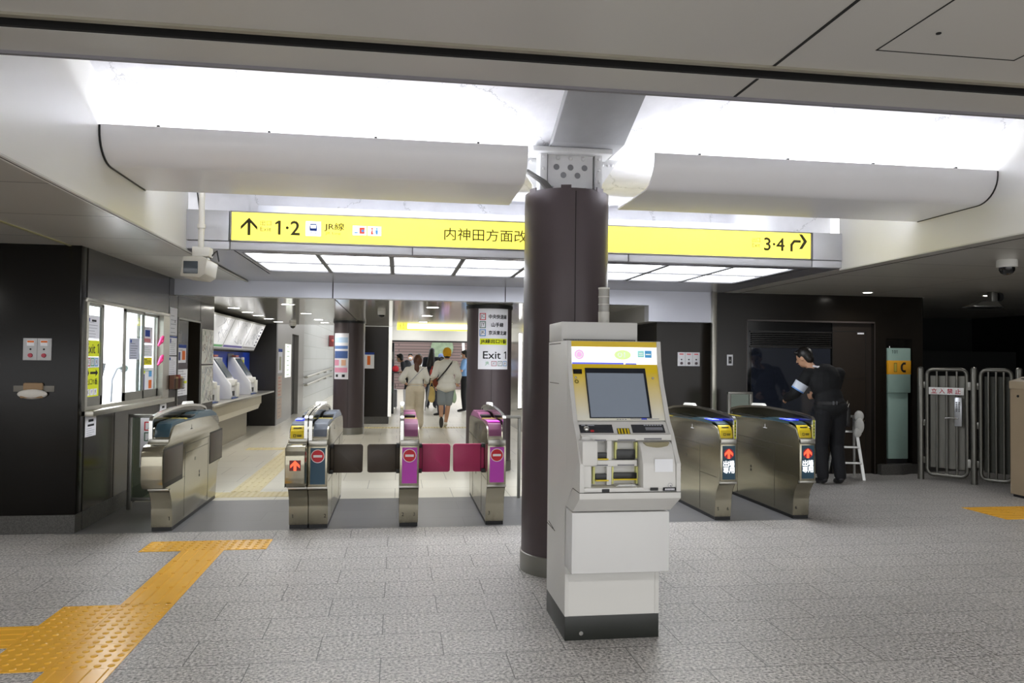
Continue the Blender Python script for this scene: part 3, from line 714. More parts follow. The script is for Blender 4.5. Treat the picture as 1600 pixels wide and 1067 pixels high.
m.build('cable', mat('grey_cable', '#4b4945', 0.5), c1)

c2 = column('dark round column carrying the white Exit 1 notice, just past the gates', 1.195, 10.25, 2.17)
Mb().lathe([(.312, 2.13), (.312, 2.175)], (0, 0, 0), 64).build('top_ring', black, c2)
c3 = column('dark round column with a blue and pink poster beside the walkway', -0.955, 15.35, 2.18)
Mb().lathe([(.312, 2.14), (.312, 2.183)], (0, 0, 0), 64).build('top_ring', black, c3)
# dark square pillar far behind, with a white edge
t = thing('square_pillar', 'dark square pillar with a small framed notice, beyond the far round column', 'pillar', (-0.70, 17.9, 0)); t['kind'] = 'thing'
Mb().box(-.55, .47, -.3, .5, .16, 2.185).build('shaft', bronze, t)
Mb().box(-.56, .49, -.31, .5, 0, .16).build('plinth', plinth_m, t)
Mb().box(.47, .545, -.29, -.2, .16, 2.185).build('corner_strip', mat('lit_strip', '#eeeeea', 0.4, emit=0.25), t)
# notice on it
t = thing('wall_notice', 'small framed notice with an orange picture on the dark square pillar', 'notice', (-0.655, 17.59, 1.42))
Mb().box(-.11, .11, 0, .01, -.18, .18).build('sheet', paper, t)
m = Mb(); m.rect((0, -.001, .155), X, Z, .22, .05); m.build('header', ink_b, t, flat=True)
m = Mb(); m.rect((-.01, -.001, -.0), X, Z, .07, .20); m.build('picture', ink_o, t, flat=True)

# ---------------------------------------------------------------- notice wrapped round the column past the gates
def wrap(cx, cy, R, a0):
    # a: metres along the column surface from the middle, b: height
    def fn(a, b, base=(0, 0)):
        th = a0 + (a + base[0]) / R
        return Vector((R * math.sin(th), -R * math.cos(th), b + base[1]))
    return fn
t = thing('column_notice', 'white notice reading Exit 1 with line codes, wrapped on the dark column past the gates', 'notice', (1.195, 10.25, 0))
A0 = 0.10; R0 = 0.300
def wrapped_sheet(R, a0, w, z0, z1, n=16):
    m = Mb()
    for k in range(n):
        t0, t1 = a0 + (-w / 2 + w * k / n) / R, a0 + (-w / 2 + w * (k + 1) / n) / R
        m.poly([(R * math.sin(t0), -R * math.cos(t0), z0), (R * math.sin(t1), -R * math.cos(t1), z0), (R * math.sin(t1), -R * math.cos(t1), z1), (R * math.sin(t0), -R * math.cos(t0), z1)])
    bmesh.ops.remove_doubles(m.bm, verts=m.bm.verts, dist=1e-5)
    return m
W0 = 0.43
wrapped_sheet(R0, A0, W0, 1.335, 2.125).build('sheet', paper, t)
def wtext(m, s, a, z, h, w=None, R=R0 + .0015, bold=0): m.text(s, (0, 0, 0), h, w=w, bold=bold, fn=lambda x, y: Vector((R * math.sin(A0 + (a + x) / R), -R * math.cos(A0 + (a + x) / R), z + y)))
def wframe(m, a, z, w, h, th, R=R0 + .0012):
    for (p, q, u, v) in ((a - w / 2, a + w / 2, z - h / 2, z - h / 2 + th), (a - w / 2, a + w / 2, z + h / 2 - th, z + h / 2), (a - w / 2, a - w / 2 + th, z - h / 2, z + h / 2), (a + w / 2 - th, a + w / 2, z - h / 2, z + h / 2)):
        f = lambda x, y: (R * math.sin(A0 + x / R), -R * math.cos(A0 + x / R), y)
        for i in range(6):
            p1, q1 = p + (q - p) * i / 6, p + (q - p) * (i + 1) / 6
            m.poly([f(p1, u), f(q1, u), f(q1, v), f(p1, v)])
yb = wrapped_sheet(R0 + .0008, A0 + .005, 0.385, 1.655, 1.735); yb.build('yellow_bar', ink_y, t)
m = Mb()
for s, z in (('JC', 2.02), ('JY', 1.915), ('JK', 1.81)): wtext(m, s, -.155, z, .055)
wtext(m, '中央快速線', .055, 2.02, .055, .26, bold=.0016); wtext(m, '山手線', .045, 1.915, .055, .17, bold=.0016); wtext(m, '京浜東北線', .055, 1.81, .055, .26, bold=.0016)
wtext(m, 'JR線出口1番', .0, 1.695, .06, .36, bold=.0016); wtext(m, 'Exit 1', .02, 1.52, .095, .33, bold=.002)
for s, a in (('JC', -.0), ('JY', .085), ('JK', .165)): wtext(m, s, a, 1.41, .035)
m.build('lettering', ink, t, flat=True)
m = Mb(); wframe(m, -.155, 2.02, .085, .09, .010); m.build('red_frame', ink_r, t, flat=True)
m = Mb(); wframe(m, -.155, 1.915, .085, .09, .010); wframe(m, .085, 1.41, .07, .065, .007); m.build('green_frame', mat('ink_dark_green', '#4b6f5c', 0.8), t, flat=True)
m = Mb(); wframe(m, -.155, 1.81, .085, .09, .010); wframe(m, .165, 1.41, .07, .065, .007); m.build('blue_frame', mat('ink_mid_blue', '#3b7fc0', 0.8), t, flat=True)
m = Mb(); wframe(m, 0, 1.41, .07, .065, .007); m.build('pink_frame', mat('ink_brown_red', '#9c5560', 0.8), t, flat=True)
m = Mb(); wtext(m, 'JR', -.09, 1.41, .05); m.build('green_lettering', ink_gr, t, flat=True)
# poster on the far round column
t = thing('column_poster', 'tall white poster with blue and pink picture blocks, wrapped on the far round column', 'poster', (-0.955, 15.35, 0))
A0 = -0.55; W0 = .34
wrapped_sheet(R0, A0, W0, 1.06, 1.94).build('sheet', paper, t)
def wband(z0, z1, m_, w=.31, name='picture', da=0.0): wrapped_sheet(R0 + .0012, A0 + da, w, z0, z1, 8).build(name, m_, t)
wband(1.76, 1.86, mat('print_sky', '#b3cbe2', 0.8)); wband(1.64, 1.70, mat('print_blue', '#5f7fb8', 0.8)); wband(1.46, 1.60, mat('print_deep_blue', '#48639c', 0.8)); wband(1.32, 1.43, mat('print_pink', '#e39ab4', 0.8), .13, da=-.3); wband(1.32, 1.43, mat('print_peach', '#e2b394', 0.8), .09, da=.25); wband(1.19, 1.28, mat('print_pink', '#e39ab4'), .30)
for da in (-.25, .25): wrapped_sheet(R0 + .0012, A0 + da, .06, 1.10, 1.15, 3).build('mark', ink, t)
# ================================================================ ticket gates
gate_body = mat('gate_steel', '#a5a08e', 0.22, 0.92, var=0.10, scale=2.5, stretch=(1, 1, 14))
gate_face = mat('gate_face_steel', '#b4b2aa', 0.30, 0.9, var=0.06, scale=3, stretch=(20, 1, 1))
teal = mat('teal_cover', '#2a424c', 0.35, var=0.05)
grey_cov = mat('grey_cover', '#5a6069', 0.4)
mag_cov = mat('plum_cover', '#7b4264', 0.4)
mag = mat('magenta_panel', '#c142b8', 0.5)
flap_br = mat('brown_flap', '#3a2f22', 0.42, var=0.04)
flap_mg = mat('raspberry_flap', '#b0305f', 0.42, var=0.04)
yel_pl = mat('yellow_plastic', '#e3c71c', 0.4)
smoke = mat('smoked_guard', '#17170f', 0.12, var=0.04)
led_r = mat('led_red', '#ff5533', 0.5, emit=0.55, ecol='#ff5a38')
led_w = mat('led_white', '#ffffff', 0.5, emit=0.5)
led_b = mat('led_blue', '#1c2cff', 0.4, emit=0.5, ecol='#2433ff')
led_lb = mat('led_pale_blue', '#8fa4ff', 0.4, emit=0.4, ecol='#8fa4ff')

def gate(label, x0, w, cover=teal, rail='R', nose=False, panel=None, reader=False, nums=(), flaps=(), windows=None, screens=False, mag_screen=False):
    t = thing('ticket_gate', label, 'ticket gate', (x0, 6.80, 0), group='ticket gates across the hall')
    fy = -0.12
    Mb().box(0.004, w - .004, 0.008, 1.545, 0, 0.03).build('plinth', black, t)
    # body outline, side view
    front = [(0.0, 0.03), (0.0, 0.19), (-.025, .27), (-.07, .335), (-.105, .358)]
    if nose:
        nz = [(-.14, .365), (-.20, .40), (-.235, .45), (-.30, .50)] if False else []
        box_f = [(-.12, .375)] + [(-.20 + .10 * math.cos(math.radians(a)), .475 + .095 * math.sin(math.radians(a))) for a in (-90, -120, -150, -175)] + [(-.302, .58)] + [(-.20 + .10 * math.cos(math.radians(a)), .645 + .095 * math.sin(math.radians(a))) for a in (175, 150, 120, 90)] + [(-.12, .742), (-.12, .762)]
        back = [(1.60, .74)] + [(1.72 + .10 * math.cos(math.radians(a)), .635 + .08 * math.sin(math.radians(a))) for a in (90, 60, 30, 5)] + [(1.72 + .10 * math.cos(math.radians(a)), .46 + .08 * math.sin(math.radians(a))) for a in (-5, -30, -60, -90)] + [(1.62, .36), (1.575, .2), (1.55, .03)]
    else:
        box_f = [(-.12, .37), (-.12, .714), (-.104, .72), (-.104, .758)]
        back = [(1.68, .74), (1.68, .38), (1.665, .35), (1.62, .32), (1.575, .2), (1.55, .03)]
    top = [(-.092, .775), (-.065, .825), (-.035, .853), (0.01, .87), (.07, .878), (.35, .885), (.75, .883), (1.2, .87), (1.56, .855), (1.62, .83), (1.655, .79)]
    m = Mb(); m.prism(front + box_f + top + back, 'x', 0, w, 0.006); m.build('body', gate_body, t, 40)
    # seams on the body
    m = Mb()
    for sx in (-.0012, w - .0008):
        m.box(sx, sx + .002, .0, 1.66, .668, .672); m.box(sx, sx + .002, .36, 1.2, .60, .603); m.box(sx, sx + .002, .36, .363, .05, .66); m.box(sx, sx + .002, 1.2, 1.203, .05, .66); m.box(sx, sx + .002, -.03, .36, .40, .403)
        m.box(sx, sx + .002, .70, .715, .50, .53); m.box(sx, sx + .002, .86, .885, .36, .385); m.box(sx, sx + .002, .86, .885, .325, .35)
    m.build('seam', mat('seam_shade', '#3a382f', 0.7), t)
    # front ledges
    m = Mb()
    if not nose: m.box(.004, w - .004, fy - .008, fy + .01, .714, .76, .005); m.build('ledge', gate_face, t); m = Mb(); m.box(-.002, w + .002, fy - .006, fy + .02, .352, .372, .004)
    else: m.box(.006, w - .006, fy - .004, fy + .03, .745, .775, .004); m.build('ledge', gate_face, t); m = Mb(); m.box(0.0, w, -.115, -.06, .352, .37, .004)
    m.build('lower_ledge', gate_face, t)
    # raised cover on top
    rx0, rx1 = (0.012, w - .034) if rail == 'R' else (0.034, w - .012)
    pr = [(-.095, .765), (-.06, .845), (-.015, .892), (.06, .905), (.34, .91), (.40, .90), (.62, .895), (.70, .90), (.86, .93), (1.35, .925), (1.58, .872), (1.60, .845), (-.02, .845)]
    if screens and not nose: pr = [(-.095, .765), (-.06, .845), (-.015, .892), (.06, .905), (.48, .915), (.56, .905), (.66, .888), (1.5, .868), (1.56, .84), (-.02, .845)]
    m = Mb(); m.prism(pr, 'x', rx0, rx1, 0.004); cv = m.build('top_cover', cover, t, 30)
    if screens and not nose:
        Mb().box(rx0 + .01, rx1, .72, 1.40, .872, .892).build('dark_display', mat('slot_black', '#151716', .3), cv)
        Mb().box(rx0 - .004, rx0 + .02, 1.15, 1.50, .872, .878).build('ticket_slot', mat('dull_yellow', '#b7a43a', 0.5), cv)
    else:
        m = Mb(); m.box(rx0 + .004, rx1 - .004, .40, .405, .897, .9045); m.box(rx0 + .002, rx1 - .002, 1.08, 1.095, .926, .9305)
        m.build('cover_gap', dark_gap, cv)
        Mb().box(rx0 + .01, rx1 - .01, .62, .86, .895, .918, .004).build('dark_display', mat('slot_black', '#151716', .3), cv)
        Mb().box(rx0 - .004, rx1 + .004, .38, .44, .899, .9085).build('ticket_slot', mat('dull_yellow', '#b7a43a', 0.5), cv)
    # guard rail with smoked guard
    gx0, gx1 = (w - .030, w - .002) if rail == 'R' else (.002, .030)
    path = [(-.118, .74), (-.118, .925), (-.108, .948), (-.075, .963), (.12, .982), (.45, 1.0), (.83, 1.008), (1.13, .998), (1.45, .972), (1.62, .945), (1.675, .925), (1.69, .90), (1.66, .80)]
    th = .022
    inner = []
    for i, p in enumerate(path):
        a = Vector(path[max(i - 1, 0)]); b = Vector(path[min(i + 1, len(path) - 1)]); d = (b - a).normalized(); n = Vector((d.y, -d.x)); inner.append((p[0] + n.x * th, p[1] + n.y * th))
    m = Mb()
    for i in range(len(path) - 1):
        m.hull8([(gx0, *path[i]), (gx0, *path[i + 1]), (gx0, *inner[i + 1]), (gx0, *inner[i])], [(gx1, *path[i]), (gx1, *path[i + 1]), (gx1, *inner[i + 1]), (gx1, *inner[i])])
    bmesh.ops.remove_doubles(m.bm, verts=m.bm.verts, dist=1e-5)
    rl = m.build('guard_rail', chrome, t, 40)
    gm = (gx0 + gx1) / 2
    m = Mb(); m.prism([inner[i] for i in range(1, 12)] + [(1.6, .87), (.6, .88), (.35, .90), (.25, .90), (-.06, .86)], 'x', gm - .004, gm + .004)
    m.build('smoked_guard', smoke, rl, 20)
    m = Mb(); m.prism([(.83, 1.006), (1.13, .996), (1.10, 1.022), (.87, 1.03)], 'x', gx0 - (.01 if rail == 'R' else 0), gx1 + (.01 if rail == 'L' else 0), .004); m.build('sensor_block', white_pl, rl)
    if panel == 'yellow':
        m = Mb(); m.box(gx0 + .004, gx1 - .004, -.1205, -.118, .755, .93); m.build('yellow_strip', mat('caution_yellow', '#cfd02c', 0.5), rl)
        m = Mb()
        for k in range(5): m.frame((gm, -.1212, .79 + k * .028), X, Z, .013, .017, .003); m.rect((gm, -.1212, .79 + k * .028), X, Z, .003, .02)
        m.build('strip_lettering', ink, rl, flat=True)
    # front panels
    if panel in ('magenta', 'teal', 'yellow'):
        col = {'magenta': mag, 'teal': mat('teal_panel', '#1f4a60', 0.4), 'yellow': mat('teal_panel', '#1f4a60', 0.4)}[panel]
        fp = Mb().box(.020, w - .018, fy - .004, fy, .392, .697).build('front_panel', col, t)
        if panel != 'yellow':
            s = Mb(); s.disc((w / 2, fy - .0052, .628), X, Z, .052, 32); d = s.build('no_entry_disc', mat('sign_red', '#cf1f2e', 0.5), fp, flat=True)
            s = Mb(); s.disc((w / 2, fy - .0056, .628), X, Z, .057, 32, r_in=.051); s.rect((w / 2, fy - .0060, .628), X, Z, .072, .020); s.build('no_entry_bar', mat('sign_white', '#f0e4e6', 0.5), fp, flat=True)
        else:
            s = Mb(); s.disc((w / 2, fy - .0045, .625), X, Z, .046, 28); s.build('red_glow', mat('led_deep_red', '#8c1420', 0.5, emit=0.25), fp, flat=True)
            arrow(w / 2, fy - .0052, .625, .088).build('red_arrow', led_r, fp, flat=True)
            s = Mb()
            for g_, px, pz in (('出', -.027, .535), ('場', .027, .535), ('専', -.027, .477), ('用', .027, .477)): s.text(g_, (w / 2 + px, fy - .0052, pz), .054, w=.050, bold=.0015)
            s.build('lit_lettering', led_w, fp, flat=True)
    if nose:
        m = Mb(); m.rect((w * .52, -.3030, .575), X, Z, .09, .085) if windows == 'display' else None
        if windows == 'display':
            a = m.build('arrow_display', mat('display_dark_red', '#7d1c1c', 0.4), t, flat=True)
            arrow(w * .52, -.3042, .575, .082).build('red_arrow', led_r, a, flat=True)
        else: m.bm.free()
        # side openings with folded flaps
        m = Mb(); q = Mb()
        sx = (w - .001, w + .003) if rail == 'L' else (-.003, .001)
        m.bm.free(); q.bm.free()
        for (a, b, c, d) in ((-.26, .27, .405, .70), (1.27, 1.78, .40, .69)):
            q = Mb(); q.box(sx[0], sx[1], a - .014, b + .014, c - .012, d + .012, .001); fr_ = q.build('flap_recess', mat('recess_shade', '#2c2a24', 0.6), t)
            Mb().box(sx[0] - .001, sx[1] + .001, a, b, c + (.03 if a < 0 else 0), d - .006, .001).build('folded_flap', mat('brown_flap_folded', '#33291d', 0.45), fr_)
    if reader:
        m = Mb(); m.prism([(-.105, .765), (-.085, .835), (-.05, .87), (.02, .895), (.10, .90), (.10, .86), (-.06, .765)], 'x', rx0, rx1 + .002, .004)
        rd = m.build('card_reader', yel_pl, t)
        s = Mb(); s.frame(((rx0 + rx1) / 2 - .02, -.1005, .798), X, (0, .2, .98), .022, .024, .004); s.rect(((rx0 + rx1) / 2 + .018, -.1005, .803), X, (0, .2, .98), .04, .006); s.rect(((rx0 + rx1) / 2 + .018, -.1005, .793), X, (0, .2, .98), .036, .006); s.build('reader_lettering', ink, rd, flat=True)
        Mb().rect(((rx0 + rx1) / 2, -.0650, .8595), X, (0, .7, .7), .07, .012).build('reader_slot', ink, rd, flat=True)
    if screens:
        m = Mb(); m.box(rx0 + .01, rx1 + .01, .14, .30, .908, .916, .002); m.build('blue_screen', led_b, t)
        m = Mb(); m.box(rx0 + .01, rx0 + .07, .12, .24, .9155, .918); m.build('pale_screen', led_lb, t)
        m = Mb(); m.box(rx0 + .006, rx0 + .07, .105, .115, .914, .918); m.build('white_bar', paper, t); m = Mb(); m.box(rx0 + .006, rx0 + .07, .30, .31, .914, .918); m.build('white_bar', paper, t)
    if mag_screen:
        m = Mb(); m.box(rx0 + .004, rx1 - .004, .02, .16, .9055, .909); m.build('magenta_display', mat('lit_magenta', '#e24be0', 0.4, emit=0.35), t)
    m = Mb()
    for s, fx in nums: m.text(s, (fx * w, -.0008, .105), .030)
    if nums: m.build('number', ink, t, flat=True)
    else: m.bm.free()
    for side, fm, lx in flaps:
        m = Mb(); pts = []
        a, b = (w + .004, w + lx) if side == 'R' else (-lx, -.004)
        c, d, r = .452, .70, .022
        far = [(b - r + r * math.cos(math.radians(q)), (d - r if q >= 0 else c + r) + r * math.sin(math.radians(q))) for q in (-90, -60, -30, 0)] + [(b - r + r * math.cos(math.radians(q)), d - r + r * math.sin(math.radians(q))) for q in (0, 30, 60, 90)]
        pts = [(a, c)] + far + [(a, d)]
        if side == 'L': pts = [(a + b - p[0], p[1]) for p in pts]
        m.prism(pts, 'y', .12, .15, .004)
        fl = m.build('flap', fm, t, 30)
        s = Mb(); xx = a + .03 if side == 'R' else b - .03
        s.box(xx - .002, xx + .002, .118, .121, c + .004, d - .004); s.build('flap_seam', dark_gap, fl)
        s = Mb(); e0, e1 = (w - .001, w + .03) if side == 'R' else (-.03, .001)
        s.box(e0, e1, .09, .18, c - .005, c + .03, .004); s.box(e0, e1, .09, .18, d - .03, d + .005, .004); s.box(e0, e1, .15, .18, c, d, .003); s.build('hinge', black, fl)
    # key label
    m = Mb(); sx = -.0012 if rail == 'R' else w - .0008
    m.box(sx, sx + .002, .52, .60, .80, .805); m.box(sx, sx + .002, .56, .565, .80, .84); m.build('side_label', paper if reader else ink, t)
    return t
def arrow(cx, y, cz, h):
    k = h / .088; m = Mb(); P = lambda a, b: (cx + a * k, y, cz + b * k)
    m.poly([P(-.012, -.044), P(.012, -.044), P(.012, .0), P(-.012, .0)])
    m.poly([P(0, .044), P(-.040, .004), P(-.040, -.022), P(0, .016)]); m.poly([P(0, .044), P(0, .016), P(.040, -.022), P(.040, .004)])
    m.poly([P(-.012, 0), P(.012, 0), P(.012, .006), P(0, .018), P(-.012, .006)])
    return m

gate('steel ticket gate with teal top beside the office window, flaps folded in its sides', -2.015, .165, teal, 'L', nose=True, nums=(('1', .85),), windows='plain')
gate('steel ticket gate with lit red up arrow and yellow reader, joined to a no-entry gate', -0.905, .157, grey_cov, 'R', nose=True, nums=(('1', .18),), windows='display', reader=True, screens=True)
gate('steel ticket gate with teal no-entry panel and one brown flap', -0.742, .160, grey_cov, 'L', panel='teal', nums=(('2', .85),), flaps=(('R', flap_br, .283),))
gate('slim ticket gate with magenta no-entry panel between a brown flap and a raspberry flap', 0.021, .165, mag_cov, 'L', panel='magenta', nums=(('2', .2), ('3', .8)), flaps=(('L', flap_br, .283), ('R', flap_mg, .283)))
gate('ticket gate with magenta no-entry panel and plum top beside the column with the notice', 0.776, .162, mag_cov, 'R', panel='magenta', nums=(('3', .2),), flaps=(('L', flap_mg, .283),), mag_screen=True)
gate('exit-only ticket gate with lit red arrow just behind the white machine', 2.905, .158, teal, 'R', panel='yellow', nums=(('5', .2), ('6', .8)), reader=True, screens=True)
gate('exit-only ticket gate with lit red arrow in front of the man in dark uniform', 3.675, .158, teal, 'R', panel='yellow', nums=(('6', .2),), reader=True, screens=True)

# low barriers that close the line
def barrier(label, x0, x1, y, h, board=False):
    t = thing('barrier', label, 'barrier', ((x0 + x1) / 2, y, 0)); L = (x1 - x0) / 2
    if board:
        Mb().box(-L, L, -.022, .022, h - .03, h, .004).build('rail', steel_d, t); Mb().box(L - .03, L, -.02, .02, 0, h - .03, .003).build('post', steel_d, t); return t
    m = Mb(); m.box(-L, -L + .04, -.02, .02, 0, h, .003); m.box(L - .04, L, -.02, .02, 0, h, .003); m.box(-L, L, -.022, .022, h - .03, h, .004); m.box(-L, L, -.015, .015, .08, .11, .002)
    m.build('frame', steel_d, t)
    Mb().box(-L + .04, L - .04, -.005, .005, .11, h - .03).build('pane', glass('tinted_pane', '#c9d2c8', 0.75), t)
    return t
barrier('low steel and glass barrier between the office wall and the gate with folded flaps', -2.53, -2.04, 7.80, .90)
t = thing('line_code_board', 'white board of framed line codes on the barrier by the office wall', 'sign', (-2.30, 7.765, .0))
Mb().box(-.115, .115, 0, .012, .40, .865).build('sheet', paper, t)
m = Mb()
for s, z in (('JC', .79), ('JY', .69), ('JK', .565)): m.text(s, (-.02, -.0015, z), .055)
m.build('lettering', ink, t, flat=True)
m = Mb(); m.frame((-.02, -.001, .79), X, Z, .12, .085, .01); m.build('red_frame', ink_r, t, flat=True)
m = Mb(); m.frame((-.02, -.001, .69), X, Z, .12, .085, .01); m.build('green_frame', mat('ink_dark_green', '#4b6f5c'), t, flat=True)
m = Mb(); m.frame((-.02, -.001, .565), X, Z, .12, .085, .01); m.build('blue_frame', mat('ink_mid_blue', '#3b7fc0'), t, flat=True)
m = Mb(); m.rect((0, -.001, .455), X, Z, .20, .07); m.build('yellow_bar', ink_y, t, flat=True)
barrier('low steel and glass barrier beside the plum-topped gate, behind the white-headed column', .945, 1.29, 8.1, .87, True)
barrier('low steel barrier behind the exit-only gates, against the silver post', 3.98, 4.30, 8.95, 1.10)
# ================================================================ charging machine in mid hall
kw = mat('kiosk_white', '#d6d5d1', 0.42, var=0.03, scale=3)
kl = mat('kiosk_light', '#dddcd8', 0.38, var=0.02)
KX, KY = 1.125, 3.95
t = thing('charging_machine', 'tall white fare card charging machine with a slanted grey screen in mid hall', 'ticket machine', (KX, KY, 0))
HW = .254
Mb().box(-HW, HW, 0, .495, 0, .125, .004).build('plinth', mat('kiosk_plinth', '#20231f', 0.4), t)
m = Mb(); m.cyl((-.167, .0, .038), (-.167, -.006, .038), .011, n=20); m.build('floor_lock', chrome, t)
# cabinet outline, side view (y, z)
side = [(0.0, .125), (0.0, .70), (-.15, .816), (-.31, .816), (-.31, .955), (-.27, 1.0), (-.215, 1.09), (-.165, 1.14), (-.155, 1.15), (-.055, 1.34), (-.012, 1.45), (0.0, 1.56), (.495, 1.56), (.495, .125)]
m = Mb()
for x0, x1 in ((-HW, -HW + .022), (HW - .022, HW)): m.prism(side, 'x', x0, x1, .002)
m.build('side_panel', kw, t, 25)
inner = [(0.004, .125), (0.004, .69), (-.16, .705), (-.30, .79), (-.30, .815), (-.285, .815), (-.20, .83), (-.20, 1.0), (-.16, 1.10), (-.13, 1.14), (-.02, 1.36), (.02, 1.56), (.495, 1.56), (.495, .125)]
m = Mb(); m.prism(inner, 'x', -HW + .022, HW - .022); m.build('cabinet', kw, t, 25)
m = Mb(); m.box(-HW, HW, -.15, 0.01, .385, .69, .003); dr = m.build('door', mat('kiosk_door', '#d9d9d8', 0.45, var=.02), t)
m = Mb(); m.prism([(-.15, .385), (0, .345), (0, .385)], 'x', -HW, HW); m.build('door_lip', kw, dr)
m = Mb(); m.prism([(-.165, .70), (-.31, .785), (-.31, .815), (-.16, .815), (0, .70)], 'x', -HW - .001, HW + .001, .002); m.build('console_underside', kw, t)
m = Mb(); m.box(-HW - .0012, HW + .0012, -.3112, -.16, .8145, .8175); m.box(-HW - .0012, -HW + .001, .27, .49, .508, .512); m.box(-HW - .0012, -HW + .001, .20, .40, 1.30, 1.304) if False else None
m.hull8([(-HW - .0015, .45, .526), (-HW - .0015, .31, .512), (-HW - .0015, .31, .516), (-HW - .0015, .45, .530)], [(-HW + .001, .45, .526), (-HW + .001, .31, .512), (-HW + .001, .31, .516), (-HW + .001, .45, .530)])
m.box(-HW - .0015, -HW + .001, .16, .47, 1.545, 1.549); m.box(-HW - .0015, -HW + .001, .20, .45, 1.326, 1.329)
m.build('seam', mat('seam_shade', '#3a382f'), t)
# hood and warning light
m = Mb(); m.box(-HW, .172, .145, .487, 1.562, 1.665, .003); hd = m.build('hood', kw, t)
m = Mb()
for k in range(46): m.box(-HW + .012 + k * .0088, -HW + .017 + k * .0088, .143, .146, 1.563, 1.571)
m.build('hood_vent', dark_gap, hd)
sl_ = Mb().cyl((.042, .37, 1.665), (.042, .37, 1.735), .032, n=28).build('signal_light', mat('signal_base', '#d5d3ca', 0.4), t)
m = Mb(); m.cyl((.042, .37, 1.735), (.042, .37, 1.868), .031, n=28); m.build('lens', mat('signal_lens', '#a9a7a0', 0.15, var=.1, scale=30), sl_)
m = Mb(); m.cyl((.042, .37, 1.868), (.042, .37, 1.877), .033, n=28)
for z in (1.735, 1.78, 1.824): m.cyl((.042, .37, z - .002), (.042, .37, z + .002), .0325, n=28)
m.build('lens_ring', mat('signal_base', '#d5d3ca'), sl_)
# upper front: yellow fading to white
ym = bpy.data.materials.new('yellow_fade_print'); ym.use_nodes = True; nt = ym.node_tree; b = nt.nodes['Principled BSDF']
tc = nt.nodes.new('ShaderNodeTexCoord'); sp = nt.nodes.new('ShaderNodeSeparateXYZ'); nt.links.new(tc.outputs['Object'], sp.inputs[0])
rp = nt.nodes.new('ShaderNodeMapRange'); rp.inputs[1].default_value = 1.17; rp.inputs[2].default_value = 1.40; nt.links.new(sp.outputs[2], rp.inputs[0])
mx = nt.nodes.new('ShaderNodeMix'); mx.data_type = 'RGBA'; mx.inputs[6].default_value = (*lin('#eeebdc'), 1); mx.inputs[7].default_value = (*lin('#ecca18'), 1)
nt.links.new(rp.outputs[0], mx.inputs[0]); nt.links.new(mx.outputs[2], b.inputs['Base Color']); b.inputs['Roughness'].default_value = .4
IW = HW - .022
prof = [(-.142, 1.152), (-.045, 1.34), (-.006, 1.437)]
def fy_(z):  # front surface of the slanted face
    for (y0, z0), (y1, z1) in zip(prof, prof[1:]):
        if z <= z1 or (y1, z1) == prof[-1]: return y0 + (y1 - y0) * (z - z0) / (z1 - z0)
m = Mb(); m.prism(prof + [(.02, 1.437), (-.10, 1.152)], 'x', -IW, IW); bz = m.build('screen_surround', ym, t, 20)
m = Mb(); m.prism([(-.006, 1.437), (.002, 1.528), (.03, 1.528), (.03, 1.437)], 'x', -IW, IW); hp = m.build('lit_header', mat('lit_header_white', '#ffffff', 0.4, emit=.45), t)
m = Mb(); m.prism([(.002, 1.528), (.004, 1.557), (.03, 1.557), (.03, 1.528)], 'x', -IW, IW); m.build('yellow_band', mat('kiosk_yellow', '#e6c41c', 0.4), t)
m = Mb(); m.prism([(-.0065, 1.437), (-.0058, 1.446), (.02, 1.446), (.02, 1.437)], 'x', -IW + .004, .05); m.prism([(-.0065, 1.437), (-.0058, 1.444), (.02, 1.444), (.02, 1.437)], 'x', .06, .12); m.build('blue_line', mat('header_blue', '#5560d8', 0.5, emit=.25), hp)
hy = lambda z: -.006 + .008 * (z - 1.437) / .091 - .0015
up = (0, .087, .996)
m = Mb(); m.disc((-.19, hy(1.487) , 1.487), X, up, .026, 28); a = m.build('pink_logo', mat('logo_pink', '#e3b0dc', 0.5, emit=.24), hp, flat=True)
m = Mb(); m.disc((.045, hy(1.487), 1.487), (1.75, 0, 0), up, .026, 28); m.build('green_logo', mat('logo_green', '#cbe69a', 0.5, emit=.26), hp, flat=True)
m = Mb(); m.rect((.145, hy(1.492), 1.492), X, up, .036, .036); m.build('aqua_logo', mat('logo_aqua', '#9fe6e0', 0.5, emit=.10), hp, flat=True)
m = Mb(); m.rect((.185, hy(1.492), 1.492), X, up, .038, .038); m.build('blue_logo', mat('logo_blue', '#4aa0d8', 0.5, emit=.08), hp, flat=True)
m = Mb(); m.rect((.185, hy(1.492) - .0008, 1.491), X, up, .028, .006); m.rect((.145, hy(1.492) - .0008, 1.496), X, up, .022, .005); m.rect((.145, hy(1.492) - .0008, 1.486), X, up, .026, .004); m.disc((.03, hy(1.487) - .0008, 1.487), X, up, .013, 20, .008); m.rect((.055, hy(1.487) - .0008, 1.487), X, up, .007, .028); m.rect((.066, hy(1.487) - .0008, 1.477), X, up, .018, .006); m.disc((-.19, hy(1.487) - .0008, 1.487), X, up, .018, 20, .014)
m.build('logo_lettering', mat('logo_pale', '#f4fff4', .5, emit=.1), hp, flat=True)
